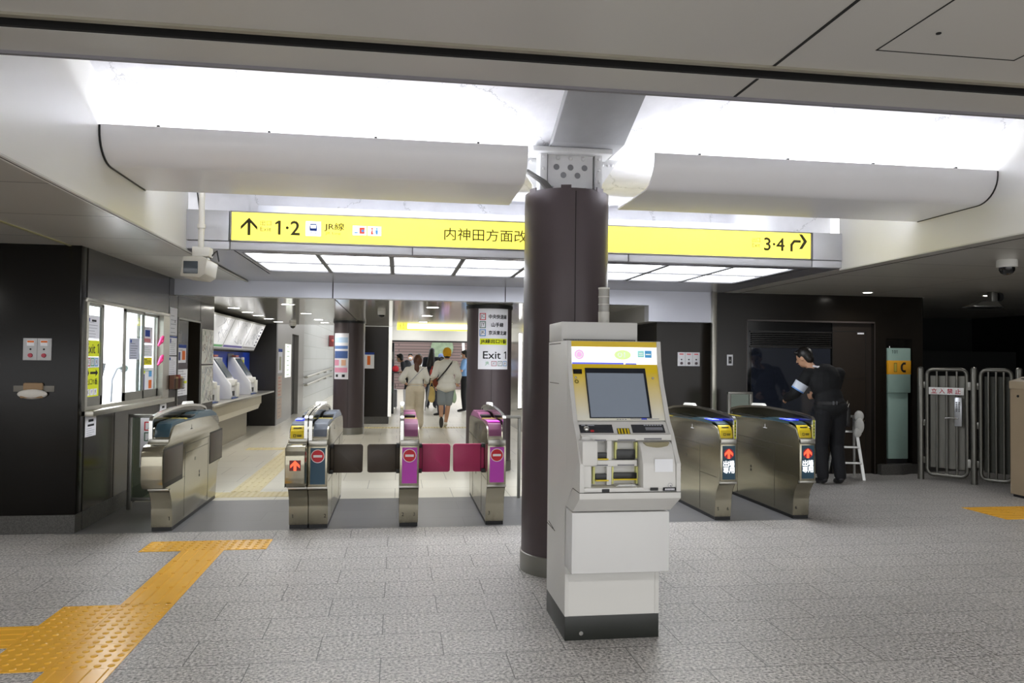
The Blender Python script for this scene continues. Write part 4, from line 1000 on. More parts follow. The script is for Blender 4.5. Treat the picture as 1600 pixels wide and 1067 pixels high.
# screen
s0, s1 = 1.163, 1.412
up2 = Vector((0, fy_(1.34) - fy_(1.16), .18)).normalized(); n2 = Vector((1, 0, 0)).cross(up2)
def onface(x, z, off=.002): p = Vector((x, fy_(z), z)) + n2 * off; return p
m = Mb(); m.hull8([onface(-.163, s0, -.004), onface(.163, s0, -.004), onface(.163, 1.415, -.012), onface(-.163, 1.415, -.012)], [onface(-.163, s0, .003), onface(.163, s0, .003), onface(.163, 1.415, .004), onface(-.163, 1.415, .004)]); sc = m.build('screen_bezel', mat('bezel_navy', '#141a24', 0.35), t)
m = Mb(); m.hull8([onface(-.157, s0 + .004, .003), onface(.150, s0 + .004, .003), onface(.150, 1.388, .003), onface(-.157, 1.388, .003)], [onface(-.157, s0 + .004, .006), onface(.150, s0 + .004, .006), onface(.150, 1.388, .006), onface(-.157, 1.388, .006)]); m.build('screen', mat('screen_grey', '#5b6470', 0.28, emit=0.16, ecol='#808893', var=.03), sc)
m = Mb(); m.hull8([onface(-.226, 1.385, 0), onface(-.180, 1.385, 0), onface(-.180, 1.408, 0), onface(-.226, 1.408, 0)], [onface(-.226, 1.385, .004), onface(-.180, 1.385, .004), onface(-.180, 1.408, .004), onface(-.226, 1.408, .004)]); m.build('sensor_window', black_gl, bz)
m = Mb(); m.ell(onface(-.215, 1.365), .006); m.ell(onface(.200, 1.365), .007); m.build('screw', chrome, bz)
m = Mb(); m.disc(onface(-.212, 1.345, .003), X, up2, .011, 20, .006); m.build('speaker_ring', mat('olive', '#7d7020', .5), bz, flat=True)
m = Mb(); [m.rect(onface(-.02 + k * .014, 1.156, .004), X, up2, .009, .004) for k in range(4)]; m.rect(onface(.075, 1.158, .004), X, up2, .055, .003); m.rect(onface(.17, 1.158, .004), X, up2, .06, .003); m.build('small_print', ink_g, bz, flat=True)
m = Mb(); m.rect(onface(.12, 1.158, .0045), X, up2, .03, .009); m.build('blue_mark', mat('mark_blue', '#4a58c8'), bz, flat=True)
# console top with two dark strips and a coin slot
ct = Vector((0, -.215 + .165, 1.09 - 1.14)).normalized()          # direction down the slope
def onc(x, d, off=.001): # d metres down from z=1.14
    return Vector((x, -.150, 1.138)) + ct * d + Vector((0, -.707, .707)) * off
def slab(m, x0, x1, d0, d1, o0, o1): m.hull8([onc(x0, d0, o0), onc(x1, d0, o0), onc(x1, d1, o0), onc(x0, d1, o0)], [onc(x0, d0, o1), onc(x1, d0, o1), onc(x1, d1, o1), onc(x0, d1, o1)])
m = Mb(); slab(m, -IW, IW, -.012, .085, -.05, .0); con = m.build('console', kl, t)
m = Mb(); slab(m, -.225, -.055, .010, .062, -.002, .003); slab(m, .045, .215, .010, .062, -.002, .003); m.build('dark_strip', mat('strip_charcoal', '#2c2e33', 0.35), con)
m = Mb(); m.ell(onc(-.192, .040, .004), .016, .016, .016, 18); m.build('call_button', chrome, con)
m = Mb(); slab(m, -.172, -.155, .046, .058, .003, .005); m.build('red_mark', ink_r, con)
m = Mb(); m.rect(onc(-.205, .016, .0042), X, -ct, .02, .005); m.rect(onc(-.165, .016, .0042), X, -ct, .035, .005); [m.rect(onc(.115 + k * .014, .016, .0042), X, -ct, .010, .006) for k in range(7)]; [m.rect(onc(.16, .032 + k * .007, .0042), X, -ct, .09, .003) for k in range(3)]; m.build('strip_lettering', mat('ink_pale', '#b9bcc4', .7), con, flat=True)
m = Mb(); slab(m, -.045, .040, .002, .10, -.03, -.004); m.build('coin_recess', mat('kiosk_grey', '#b4b1ac', .45), con)
m = Mb(); slab(m, -.034, .030, .035, .078, -.004, .004); m.build('coin_plate', black, con)
m = Mb()
for k in range(4): slab(m, -.031 + k * .016, -.022 + k * .016, .038, .075, .004, .0055)
m.build('coin_slot', yel_pl, con)
# dispensing front
m = Mb(); m.box(-IW, -.19, -.285, -.20, .835, .955, .004); m.box(-IW, -.19, -.255, -.2, .95, 1.085, .004)
m.box(-IW, IW, -.302, -.20, .815, .838, .003); m.box(-.10, -.075, -.235, -.2, .84, 1.06, .003); m.box(-IW, .05, -.25, -.20, .935, .965, .003); m.box(-IW, IW, -.235, -.19, 1.06, 1.09, .003)
m.build('front_frame', kl, t)
m = Mb(); m.box(-.245, -.165, -.315, -.20, .945, 1.068, .012); m.build('receipt_cover', kl, t)
m = Mb(); m.prism([(-.30, .822), (-.308, .84), (-.303, .95), (-.275, 1.01), (-.245, 1.05), (-.20, 1.062), (-.20, .822)], 'x', .062, IW, .010); cv = m.build('card_cover', kl, t, 40)
m = Mb(); m.prism([(.08, 1.052), (.215, 1.055), (.205, 1.035), (.15, 1.022), (.095, 1.035)], 'y', -.262, -.235, .004); m.build('card_mouth', mat('mouth_olive', '#8d8668', .5), cv)
m = Mb(); m.rect((.168, -.3072, .945), X, (0, .07, 1), .092, .062); m.build('white_sticker', mat('sticker', '#f0f2f6', .5), cv, flat=True)
m = Mb(); m.disc((.20, -.3085, .848), X, Z, .0115, 24, .010); m.disc((.203, -.3085, .845), X, Z, .004, 12); m.build('lock_ring', ink_g, cv, flat=True)
m = Mb(); m.box(.10, .138, -.3125, -.300, .824, .838); m.box(-.142, -.105, -.304, -.300, .818, .833); m.build('dark_tab', black, t)
a = Mb().box(.165, .228, -.3125, -.300, .822, .838).build('badge', ink, t)
m = Mb(); [m.rect((.175 + k * .0072, -.3132, .830), X, Z, .005, .009) for k in range(7)]; m.build('badge_lettering', paper, a, flat=True)
m = Mb(); m.box(-.165, -.105, -.236, -.225, 1.058, 1.066); m.box(-.045, .045, -.236, -.225, 1.058, 1.066); m.box(.09, .18, -.238, -.225, 1.064, 1.072)
m.box(-.165, -.10, -.254, -.245, .938, .944); m.box(-.05, .035, -.254, -.245, .938, .944); m.build('grey_bar', mat('bar_grey', '#7b7b80', .5), t)
for x0, x1, z0, z1 in ((-.163, -.092, .973, 1.0), (-.05, .045, .965, 1.015), (-.155, -.09, .868, .895), (-.065, .055, .872, .90)): m = Mb(); m.box(x0, x1, -.232, -.205, z0, z1, .002); m.build('note_slot', mat('slot_black', '#151716', .3), t)
m = Mb()
for x0, x1, z0, z1 in ((-.163, -.092, .965, .972), (-.05, .045, .966 - .012, .964), (-.155, -.09, .86, .867), (-.065, .055, .864, .871)): m.box(x0, x1, -.238, -.205, z0, z1, .001)
m.build('yellow_lip', yel_pl, t)
pal = mat('pale_yellow', '#d6d68a', .5)
for x in (-.088, -.056, .048, -.168): m = Mb(); m.box(x, x + .010, -.228, -.20, .97 if x > -.15 else .845, 1.05 if x > -.15 else .93); m.build('guide_strip', pal, t)
for x in (-.088, -.072, .052): Mb().box(x, x + .009, -.228, -.2, .845, .93).build('guide_strip', pal, t)
m = Mb(); m.prism([(-.06, .838), (.05, .838), (.035, .846), (-.045, .846)], 'y', -.26, -.20); m.build('change_tray', chrome, t)
# ================================================================ things on the office wall
WX = -2.5985     # just proud of the office wall, faces +X
def wsheet(label, y0, y1, z0, z1, x=WX, name='notice', cat='notice', m=None, group=None, back=True):
    t = thing(name, label, cat, (x, (y0 + y1) / 2, (z0 + z1) / 2), group=group)
    w, h = y1 - y0, z1 - z0
    Mb().box(0, .004, -w / 2, w / 2, -h / 2, h / 2).build('sheet', m or paper, t)
    t['w'] = w; t['h'] = h
    return t
def wlines(t, n, m_=None, top=.35, bot=-.42, w=.8, name='print', seed=1):
    rnd = random.Random(seed); W_, H_ = t['w'], t['h']; m = Mb()
    for k in range(n):
        z = H_ * (top + (bot - top) * k / max(1, n - 1)); ww = W_ * w * rnd.uniform(.55, 1)
        m.rect((.0052, -W_ * w / 2 + ww / 2, z), Y, Z, ww, H_ * .018)
    m.build(name, m_ or ink_g, t, flat=True)
def wtxt(t, s, a, b, h, m_, w=None, name='lettering', x=.0055):
    m = Mb(); m.text(s, (x, a, b), h, ux=Y, uy=Z, w=w); m.build(name, m_, t, flat=True)
def wrect(t, a, b, w, h, m_, name='patch', x=.0050):
    m = Mb(); m.rect((x, a, b), Y, Z, w, h); m.build(name, m_, t, flat=True)

GX = -2.618  # glass of the service window
t = wsheet('grey printed notice at the top of the window pane above the yellow Exit 1 sheet', 6.96, 7.25, 1.60, 1.80, GX); wlines(t, 6, ink_g, .2); wrect(t, -.09, .06, .04, .03, ink_b); wrect(t, .02, .055, .10, .018, ink)
t = wsheet('yellow sheet reading Exit 1 in the office window', 6.95, 7.26, 1.445, 1.585, GX, m=ink_y, name='notice'); wtxt(t, 'Exit 1', 0, 0, .085, ink, w=.27)
t = wsheet('white strip of line code boxes between the yellow sheets in the window', 6.95, 7.26, 1.352, 1.442, GX)
for k, (s, c) in enumerate((('JC', ink_r), ('JY', ink_gr), ('JK', ink_lb))):
    m = Mb(); m.frame((.0052, -.08 + k * .085, 0), Y, Z, .075, .07, .008); m.build('code_frame', c, t, flat=True); wtxt(t, s, -.08 + k * .085, 0, .035, ink)
t = wsheet('yellow sheet with arrows and 出口1番 in the office window'.replace('出口1番', 'exit lettering'), 6.95, 7.26, 1.10, 1.348, GX, m=ink_y)
m = Mb(); m.prism([(-.13, .07), (-.09, .07), (-.09, .055), (-.065, .08), (-.09, .105), (-.09, .09), (-.13, .09)], 'x', .005, .006); m.prism([(-.04, .07), (.08, .07), (.08, .05), (.13, .08), (.08, .11), (.08, .09), (-.04, .09)], 'x', .005, .006); m.build('arrow', ink, t)
wtxt(t, '出口1番', 0, 0.005, .055, ink, w=.25)
for k, s in enumerate(('JC', 'JY', 'JK')):
    wrect(t, -.08 + k * .08, -.085, .068, .055, paper, 'code_box'); wtxt(t, s, -.08 + k * .08, -.085, .032, ink, x=.006)
t = wsheet('lavender notice on the middle glass of the office window', 8.02, 8.31, 1.42, 1.63, GX, m=mat('lavender_paper', '#b9bccb', .8)); wlines(t, 7, ink, .25); wrect(t, -.10, .075, .04, .03, ink_b)
t = wsheet('white sheet with a dark blue block and red digits on the window glass', 8.50, 8.83, 1.59, 1.765, GX - .03); wrect(t, 0, .02, .16, .07, ink_b); wlines(t, 1, ink, .40, .40); [wrect(t, -.08 + .04 * k, -.055, .025, .04, ink_r) for k in range(5)]
t = wsheet('yellow 170 cm strip notice on the window glass', 8.48, 8.83, 1.36, 1.44, GX - .03, m=mat('bright_yellow_paper', '#e8e01c', .8)); wtxt(t, '170cm', 0, 0, .05, ink, w=.26)
t = wsheet('narrow white sheet of small print above the yellow strip on the window glass', 8.49, 8.83, 1.45, 1.575, GX - .03); wlines(t, 4, ink_gr, .3, -.3)
t = wsheet('white sheet with purple, blue and orange patches low on the window glass', 8.46, 8.90, 1.06, 1.33, GX - .03); wrect(t, -.12, -.02, .07, .18, mat('ink_indigo', '#3a3f78', .8)); wrect(t, .10, -.04, .10, .09, ink_o); wrect(t, .10, .07, .10, .06, ink_lb); wrect(t, -.12, .095, .10, .03, ink_y); wlines(t, 2, ink_gr, .45, .38)
for k, (z0, lab) in enumerate(((1.57, 'upper'), (1.36, 'lower'))):
    t = thing('pink_ribbon', 'pink paper ribbon tied on the window edge, %s of two' % lab, 'ribbon', (-2.60, 9.0, z0 + .05))
    m = Mb(); m.tube([(0, -.10, -.05), (.01, -.03, .03), (.01, .02, .05), (.005, .03, .0), (.0, -.04, -.03)], [.012, .016, .016, .012, .01], 8); m.build('loop', mat('ribbon_pink', '#d63a78', .6), t)
GX = WX
t = wsheet('tall white notice on the bronze wall, topmost beside the office window', 9.29, 9.58, 1.70, 2.02); wlines(t, 5, ink_g, .2, -.4); wrect(t, .05, .0, .02, .03, ink)
t = wsheet('white dark-headed notice with red print under the tall one beside the window', 9.27, 9.58, 1.47, 1.69); wlines(t, 7, ink_g, .2, -.42); wrect(t, 0, .10, .31, .015, ink_b); wrect(t, -.10, .055, .04, .05, ink_b)
t = wsheet('white notice above the pamphlet holder beside the window', 9.25, 9.58, 1.24, 1.455); wlines(t, 8, ink_g, .3, -.42); wrect(t, -.10, .08, .05, .03, ink_b)
t = thing('pamphlet_holder', 'clear box of brown and tan pamphlets on the bronze wall by the dark door', 'holder', (-2.60, 9.52, 1.07))
m = Mb(); m.box(0, .075, -.24, .16, 0, .01); m.box(0.07, .075, -.24, .16, 0, .13); m.build('box', glass('clear_plastic', '#e8e8e8', .85), t)
for k, c in enumerate(('#6b4a3a', '#a08355', '#8a3f33', '#c0a878')):
    Mb().box(.012, .06, -.23 + k * .096, -.145 + k * .096, .012, .17 - .02 * (k % 2)).build('pamphlet_stack', mat('pamphlet_%d' % k, c, .8), t)
t = wsheet('small white notice under the window sill by the corner of the sill', 8.98, 9.22, .79, .93); wrect(t, 0, .03, .09, .025, ink); wlines(t, 2, ink_g, -.1, -.3)
t = wsheet('white paper notice under the sill on the dark wall, beside the granite plinth corner', 6.94, 7.17, .765, .945); wrect(t, 0, .045, .11, .022, ink); wrect(t, 0, .005, .14, .018, ink); wlines(t, 4, ink_g, -.12, -.42)
DX = -2.617
t = wsheet('poster with blue head and orange block on the dark recessed door', 9.70, 10.06, 1.38, 1.60, DX); wrect(t, 0, .09, .37, .04, ink_b); wrect(t, .07, -.02, .14, .11, ink_o); wrect(t, -.11, -.03, .07, .10, mat('ink_indigo', '#3a3f78')); wlines(t, 2, ink_g, .22, .18)
t = wsheet('pair of long white sheets with a yellow mark on the dark recessed door', 9.69, 10.14, .98, 1.30, DX); wlines(t, 9, ink_g, .42, -.42); wrect(t, 0, 0, .006, .31, ink_g); wrect(t, .12, .0, .16, .03, ink_y)
t = wsheet('small grey sheet above the posters on the dark recessed door', 9.68, 9.86, 1.62, 1.74, DX, m=mat('grey_paper', '#8f8f90', .8)); wlines(t, 3, ink_g, .2, -.2)
def route_map(label, y0, y1, z0, z1, seed):
    t = wsheet(label, y0, y1, z0, z1, name='route_map', cat='map', m=mat('map_paper', '#c3c3bd', .6)); W_, H_ = t['w'], t['h']
    rnd = random.Random(seed)
    for nm, c in (('dark_line', mat('ink_mid_grey', '#5f6064', .8)), ('grey_line', ink_g), ('blue_line', mat('ink_pale_blue', '#8fa6b8', .8)), ('green_line', mat('ink_pale_green', '#8ea08e', .8)), ('red_line', mat('ink_dull_red', '#9d7f7a', .8))):
        m = Mb()
        for k in range(5 if nm != 'grey_line' else 9):
            a = Vector((.0045, rnd.uniform(-.45, .45) * W_, rnd.uniform(-.45, .45) * H_)); P = [a]
            for q in range(4): a = a + Vector((0, rnd.uniform(-.2, .2) * W_, rnd.uniform(-.2, .2) * H_)); a.y = max(-.46 * W_, min(.46 * W_, a.y)); a.z = max(-.46 * H_, min(.46 * H_, a.z)); P.append(a.copy())
            m.tube(P, .0022, 4)
        m.build(nm, c, t)
    return t
route_map('grey railway route map on the bronze wall end, above its twin', 10.76, 11.40, 1.36, 1.83, 3)
route_map('grey railway route map on the bronze wall end, under its twin', 10.76, 11.40, .83, 1.34, 5)
# inside the office
t = thing('office_desk', 'white counter desk just inside the office window', 'desk', (-3.0, 8.0, 0)); Mb().box(-.3, .22, -1.0, 1.2, .92, .96, .004).build('top', white_pl, t); Mb().box(-.28, .2, -.98, 1.18, .02, .92).build('body', white_pt, t)
t = thing('window_terminal', 'dark slanted terminal screen standing on the office desk', 'terminal', (-2.95, 7.95, .96))
m = Mb(); m.prism([(-.10, .03), (.02, .03), (.10, .42), (.07, .43)], 'y', -.15, .15, .004); m.build('screen', mat('terminal_dark', '#4a4e5a', .3), t); Mb().box(-.1, .1, -.12, .12, 0, .03).build('foot', black, t)
t = thing('paper_sheet', 'white papers lying on the desk inside the open window', 'paper', (-2.86, 7.62, .962))
for k in range(3): Mb().box(-.10 + .02 * k, .08 + .02 * k, -.14 + .1 * k, .06 + .1 * k, .002 * k, .002 * k + .002).build('sheet', paper, t)
t = thing('desk_lamp', 'grey bent-arm lamp seen through the office window', 'lamp', (-2.92, 8.45, .96))
m = Mb(); m.tube([(0, 0, 0), (.0, .02, .25), (.03, .06, .36), (.06, .12, .38)], .012, 8); m.build('arm', mat('lamp_grey', '#666b72', .4), t); m = Mb(); m.cyl((.06, .12, .38), (.06, .17, .36), .03, .045); m.build('lamp_shade', mat('lamp_grey', '#666b72'), t); Mb().lathe([(.07, 0), (.07, .015), (.02, .02)], (0, 0, 0), 20).build('base', mat('lamp_grey', '#666b72'), t)
t = thing('hanging_monitor', 'dark ceiling-hung monitors behind the office glass', 'monitor', (-3.6, 8.9, 1.68)); Mb().box(-.12, .1, -.02, .03, .1, .22, .004).build('case', black, t); Mb().box(-.04, 0, 0, .03, .22, .68).build('hanger', steel_d, t)

# ---------------------------------------------------------------- things on the dark front block (faces the hall)
FYW = 6.788
t = thing('call_panel', 'grey twin emergency call panel on the dark front wall beside the office corner', 'panel', (-2.915, FYW, 1.50))
Mb().box(-.108, .108, -.012, 0, -.09, .09, .004).build('plate', mat('panel_grey', '#b5b6b8', .4), t)
for dx in (-.05, .052):
    m = Mb(); m.box(dx - .028, dx + .028, -.014, -.012, .028, .074); m.build('label_plate', paper, t)
    m = Mb(); m.rect((dx, -.0145, .062), X, Z, .05, .014); m.build('orange_print', ink_o, t, flat=True)
    m = Mb(); m.cyl((dx, -.012, 0), (dx, -.016, 0), .007, n=14); m.build('key_hole', ink, t)
    m = Mb(); m.cyl((dx, -.012, -.05), (dx, -.024, -.05), .018, .016, n=20); m.build('red_button', mat('button_red', '#a5283c', .35), t)
Mb().box(-.001, .001, -.0128, -.011, -.088, .088).build('split', dark_gap, t)
t = thing('taped_bundle', 'crumpled white and brown paper bundle taped to the dark front wall', 'bundle', (-2.935, FYW, 1.165))
m = Mb(); m.box(-.155, .155, -.006, 0, -.012, .038, .003); m.build('tape', mat('grey_tape', '#6d6a63', .5), t)
m = Mb(); m.ell((0, -.03, -.03), .115, .035, .04, 16); m.build('white_wrap', mat('wrap_white', '#c5c2bb', .8, bump=.6, scale=18), t)
m = Mb(); m.box(-.075, .075, -.03, -.004, .0, .062, .012); m.build('brown_wrap', mat('wrap_brown', '#8d7559', .8, bump=.5, scale=14), t)
m = Mb(); m.box(-.085, .085, -.055, -.02, -.062, -.04, .008); m.build('brown_edge', mat('wrap_brown', '#8d7559'), t)

# ---------------------------------------------------------------- ticket alcove
t = thing('counter', 'long steel-topped ticket counter along the alcove under the route maps', 'counter', (-2.6, 14.0, 0))
Mb().box(-.545, .02, -2.56, 2.78, .735, .765, .004).build('top', steel, t)
Mb().box(-.545, -.02, -2.56, 1.5, .575, .735).build('front_panel', mat('beige_panel', '#a89f85', .35, .2), t)
Mb().prism([(-.06, .575), (-.02, .575), (-.06, .48), (-.16, .46)], 'y', -2.56, 1.4).build('lower_lip', mat('beige_lip', '#c0b8a0', .35, .2), t)
Mb().box(-.545, -.25, -2.56, 1.3, 0.0, .47).build('kick_panel', mat('beige_dark', '#8e866e', .4), t)
t = thing('fare_map_board', 'long lit fare map board slanting out over the ticket machines', 'map board', (-2.8, 13.95, 1.58))
bt, bb = (.11, .535), (-.12, .01)
dd = Vector((bt[0] - bb[0], 0, bt[1] - bb[1]))
m = Mb(); m.prism([bb, bt, (bt[0] - .3, bt[1] + .02), (bb[0] - .2, bb[1] + .0)], 'y', -2.5, 2.32); m.build('case', mat('board_case', '#9a9a97', .4), t)
nx = Vector((dd.z, 0, -dd.x)).normalized()
upv = dd.normalized()
def onb(y, k, off): return Vector((bb[0], y, bb[1])) + dd * k + nx * off
def bquad(m, y0, y1, k0, k1, off): m.poly([onb(y0, k0, off), onb(y1, k0, off), onb(y1, k1, off), onb(y0, k1, off)])
lit_map = mat('lit_map_sheet', '#d9dade', .5, emit=.10, ecol='#e8eaee')
for y0, y1, c in ((-2.48, -.62, '#6fae7a'), (-.58, 1.0, '#6a62a8'), (1.04, 2.28, '#9c9ca2')):
    m = Mb(); bquad(m, y0, y1, .05, .95, .002); pn = m.build('map_panel', lit_map, t, flat=True)
    m = Mb(); bquad(m, y0 + .02, y1 - .02, .07, .14, .003); m.build('colour_band', mat('band_' + c[1:], c, .6), pn, flat=True)
    rnd = random.Random(int(y0 * 10)); m = Mb()
    for k in range(12):
        a = Vector((rnd.uniform(y0 + .1, y1 - .1), rnd.uniform(.25, .9))); P = [onb(a.x, a.y, .003)]
        for q in range(4): a = Vector((max(y0 + .05, min(y1 - .05, a.x + rnd.uniform(-.3, .3))), max(.2, min(.92, a.y + rnd.uniform(-.2, .2))))); P.append(onb(a.x, a.y, .003))
        m.tube(P, .0025, 4)
    m.build('map_line', mat('map_line_grey', '#b9bcc4', .7), pn)
m = Mb()
for k in range(6): bquad(m, 2.06, 2.2, .18 + k * .12, .24 + k * .12, .003)
m.build('fare_block', mat('fare_block_ink', '#55566a', .7), t, flat=True)
def ticket_machine(label, y, w, col=True):
    t = thing('ticket_machine', label, 'ticket machine', (-2.6, y, .765), group='ticket machines on the alcove counter')
    pr = [(-.53, 0), (-.13, 0), (-.11, .05), (-.13, .24), (-.20, .33), (-.44, .69), (-.53, .70)]
    m = Mb(); m.prism(pr, 'y', -w / 2, w / 2, .008); m.build('body', mat('machine_white', '#d2d3d6', .4), t, 30)
    a, b = Vector((-.215, 0, .352)), Vector((-.42, 0, .66)); n = Vector((b.z - a.z, 0, -(b.x - a.x))).normalized()
    m = Mb(); m.hull8([a + n * .001 + Vector((0, -w * .36, 0)), a + n * .001 + Vector((0, w * .36, 0)), b + n * .001 + Vector((0, w * .36, 0)), b + n * .001 + Vector((0, -w * .36, 0))], [a + n * .02 + Vector((0, -w * .36, 0)), a + n * .02 + Vector((0, w * .36, 0)), b + n * .02 + Vector((0, w * .36, 0)), b + n * .02 + Vector((0, -w * .36, 0))])
    m.build('screen', mat('machine_screen', '#4b555e', .2), t)
    m = Mb(); m.box(-.20, -.08, -w * .3, w * .05, .22, .32, .015); m.box(-.15, -.085, w * .12, w * .4, .02, .26, .01); m.build('coin_unit', white_pl, t)
    m = Mb(); m.box(-.14, -.105, -w * .32, -w * .08, .05, .13, .004); m.build('ticket_slot', black, t)
    m = Mb(); m.box(-.13, -.10, -w * .35, w * .35, .003, .02); m.build('blue_base', mat('machine_blue', '#34508c', .5), t)
    m = Mb(); m.box(-.50, -.42, -w * .2, w * .2, .70, .73, .004); m.build('lamp_cap', mat('lamp_peach', '#e08a78', .5), t)
    m = Mb(); m.box(-.545, -.535, -w * .42, w * .42, .30, .76); m.build('rear_panel', mat('rear_panel_grey', '#b9bac2', .5), t)
    return t
ticket_machine('white ticket machine half hidden by the route maps on the bronze wall', 12.05, .55)
ticket_machine('white ticket machine with slanted screen, second from the far end of the counter', 13.5, .6)
ticket_machine('white ticket machine with slanted grey screen, closest to the blue bare wall', 15.2, .6)
for k, (y, z0, z1, c, lab) in enumerate(((14.35, 1.02, 1.45, ink_lb, 'light blue'), (15.98, 1.12, 1.44, ink_gr, 'green'), (16.35, 1.05, 1.46, ink_y, 'yellow'))):
    t = wsheet('white leaflet with a %s block on the blue alcove wall' % lab, y - .16, y + .16, z0, z1, -3.148); wrect(t, 0, (z1 - z0) * .2, .24, (z1 - z0) * .3, c); wlines(t, 3, ink_g, -.1, -.4)
# far grey wall
t = wsheet('tall poster with a navy head on the far grey wall, above pale sheets', 17.35, 17.95, 1.12, 1.66); wrect(t, 0, .23, .58, .07, ink_b); wrect(t, 0, -.06, .3, .3, mat('poster_olive', '#a8a890', .7))
t = wsheet('pale orange notice strip low on the far grey wall', 17.35, 17.95, .60, 1.06, m=mat('pale_pink_paper', '#cbb9ac', .8)); wlines(t, 6, ink_r, .4, -.4)
t = wsheet('pale strip notice nearest the floor on the far grey wall', 17.35, 17.95, .12, .56, m=mat('pale_pink_paper', '#cbb9ac')); wlines(t, 5, ink_g, .4, -.4)
t = wsheet('upright lit white sign by the distant dark doorway', 18.4, 19.35, 1.0, 1.78, name='lit_sign', cat='sign', m=mat('lit_sign_face', '#e6e9df', .5, emit=.35)); wlines(t, 7, ink_gr, .42, -.42, .5)
for lab, z in (('upper', .98), ('lower', .76)):
    t = thing('handrail', 'steel handrail along the distant tiled wall, %s of two' % lab, 'handrail', (-2.6, 22, 0))
    m = Mb(); m.tube([(.02, .0, z - .05), (.09, .0, z - .05), (.09, .15, z - .045), (.09, 4.5, z + .04), (.09, 9.5, z + .14)], .03, 10); m.build('rail', steel, t)
    for k in range(4): Mb().cyl((0, 1 + 2.4 * k, z - .06 + .02 * k), (.09, 1 + 2.4 * k, z - .04 + .02 * k), .018, n=10).build('bracket', steel_d, t)
t = thing('alarm_lamp', 'small dark red lamp box on the distant wall above the handrails', 'lamp', (-2.55, 29.5, 1.9)); Mb().box(-.03, .14, -.14, .14, 0, .42, .01).build('case', mat('dull_red', '#7a3436', .5), t); m = Mb(); m.ell((.1, -.14, .22), .05); m.build('lens', mat('lens_red', '#c05a50', .3), t)
t = thing('vending_machine', 'narrow dark vending machine with coloured rows behind the square pillar', 'vending machine', (-.12, 21.2, 0))
Mb().box(-.28, .0, -.4, .5, 0.05, 1.9, .01).build('cabinet', mat('machine_black', '#22252a', .3), t)
for k, c in enumerate(('#3a4a42', '#4b3436', '#33435a', '#74746f')):
    Mb().box(-.25, -.02, -.408, -.4, .55 + k * .3, .75 + k * .3).build('display_row', mat('row_%d' % k, c, .5), t)
Mb().box(-.28, 0, -.38, .48, 0, .05).build('foot', black, t)
t = thing('wall_light_strip', 'upright white light strip at the end of the concourse wall, past the column with the notice', 'light', (2.482, 15.85, .47)); Mb().box(-.012, .012, -.03, .03, 0, 1.55, .005).build('tube', mat('strip_glow', '#ffffff', .5, emit=1.2), t); Mb().box(-.035, .035, -.035, .04, -.03, 0, .004).build('end_cap', steel_d, t)

# ================================================================ things on the dark far-side wall
def ysheet(name, label, cat, x0, x1, z0, z1, y, m_, d=.01):
    t = thing(name, label, cat, ((x0 + x1) / 2, y, (z0 + z1) / 2)); w, h = (x1 - x0) / 2, (z1 - z0) / 2
    Mb().box(-w, w, -d, 0, -h, h, .003).build('plate', m_, t); return t
t = ysheet('call_panel', 'white triple emergency call panel on the dark wall beside the silver post', 'panel', 3.58, 3.88, 1.405, 1.585, 9.598, mat('panel_white', '#c9c9cc', .4), .014)
for k in range(3):
    dx = -.10 + k * .10
    m = Mb(); m.rect((dx, -.0145, .065), X, Z, .055, .012); m.build('red_print', ink_r, t, flat=True)
    m = Mb(); m.cyl((dx, -.014, -.005), (dx, -.018, -.005), .010, n=14); m.build('key_hole', ink, t)
    m = Mb(); m.cyl((dx, -.014, -.053), (dx, -.024, -.053), .018, n=18); m.build('button', mat('button_dark', '#3d2c33', .35), t)
for dx in (-.05, .05): Mb().box(dx - .001, dx + .001, -.0148, -.013, -.088, .088).build('split', dark_gap, t)
t = ysheet('wall_switch', 'small white plate with a black key switch on the dark wall beside the shutter', 'switch', 4.19, 4.27, 1.42, 1.56, 9.448, mat('panel_white', '#c9c9cc'), .008)
Mb().box(-.022, .022, -.011, -.008, -.045, .045, .002).build('insert', black, t); m = Mb(); m.disc((0, -.0115, -.005), X, Z, .01); m.build('key_hole', steel_d, t, flat=True)
# telephone in its niche
t = thing('public_telephone', 'pale green telephone unit numbered 101 with an orange band in a wall niche', 'telephone', (6.61, 9.59, .0))
pg = mat('phone_green', '#8fa9a0', .4)
Mb().box(-.145, .145, -.13, 0, .20, 1.08, .006).build('pedestal', pg, t)
ph = Mb().box(-.160, .160, -.165, 0, 1.08, 1.675, .008).build('body', pg, t)
m = Mb(); m.box(-.162, .162, -.167, -.02, 1.325, 1.51, .004); ob = m.build('orange_band', mat('phone_orange', '#e0a021', .45), t)
m = Mb(); m.text('101', (-.075, -.1665, 1.625), .045); m.build('lettering', ink, ph, flat=True)
# handset and card symbol
m = Mb(); pts = [(.055 + .045 * math.cos(math.radians(a)) , 1.417 + .062 * math.sin(math.radians(a))) for a in range(90, 271, 20)]
pts2 = [(.062 + .022 * math.cos(math.radians(a)), 1.417 + .04 * math.sin(math.radians(a))) for a in range(270, 89, -20)]
m.prism(pts + pts2, 'y', -.1685, -.167); m.box(.045, .085, -.1685, -.167, 1.455, 1.485); m.box(.045, .085, -.1685, -.167, 1.352, 1.382); m.build('handset_symbol', ink, ob)
m = Mb(); m.box(-.085, -.045, -.1685, -.167, 1.36, 1.475); m.build('card_symbol', mat('dull_yellow', '#b7a43a'), ob); m = Mb(); m.frame((-.065, -.1688, 1.417), X, Z, .044, .12, .005); m.build('card_outline', ink, ob, flat=True)
Mb().box(-.155, .155, -.10, .0, .135, .2).build('foot', black, t); m = Mb(); m.cyl((-.09, -.08, 1.675), (-.09, -.08, 1.70), .008, n=10); m.build('latch', chrome, ph)

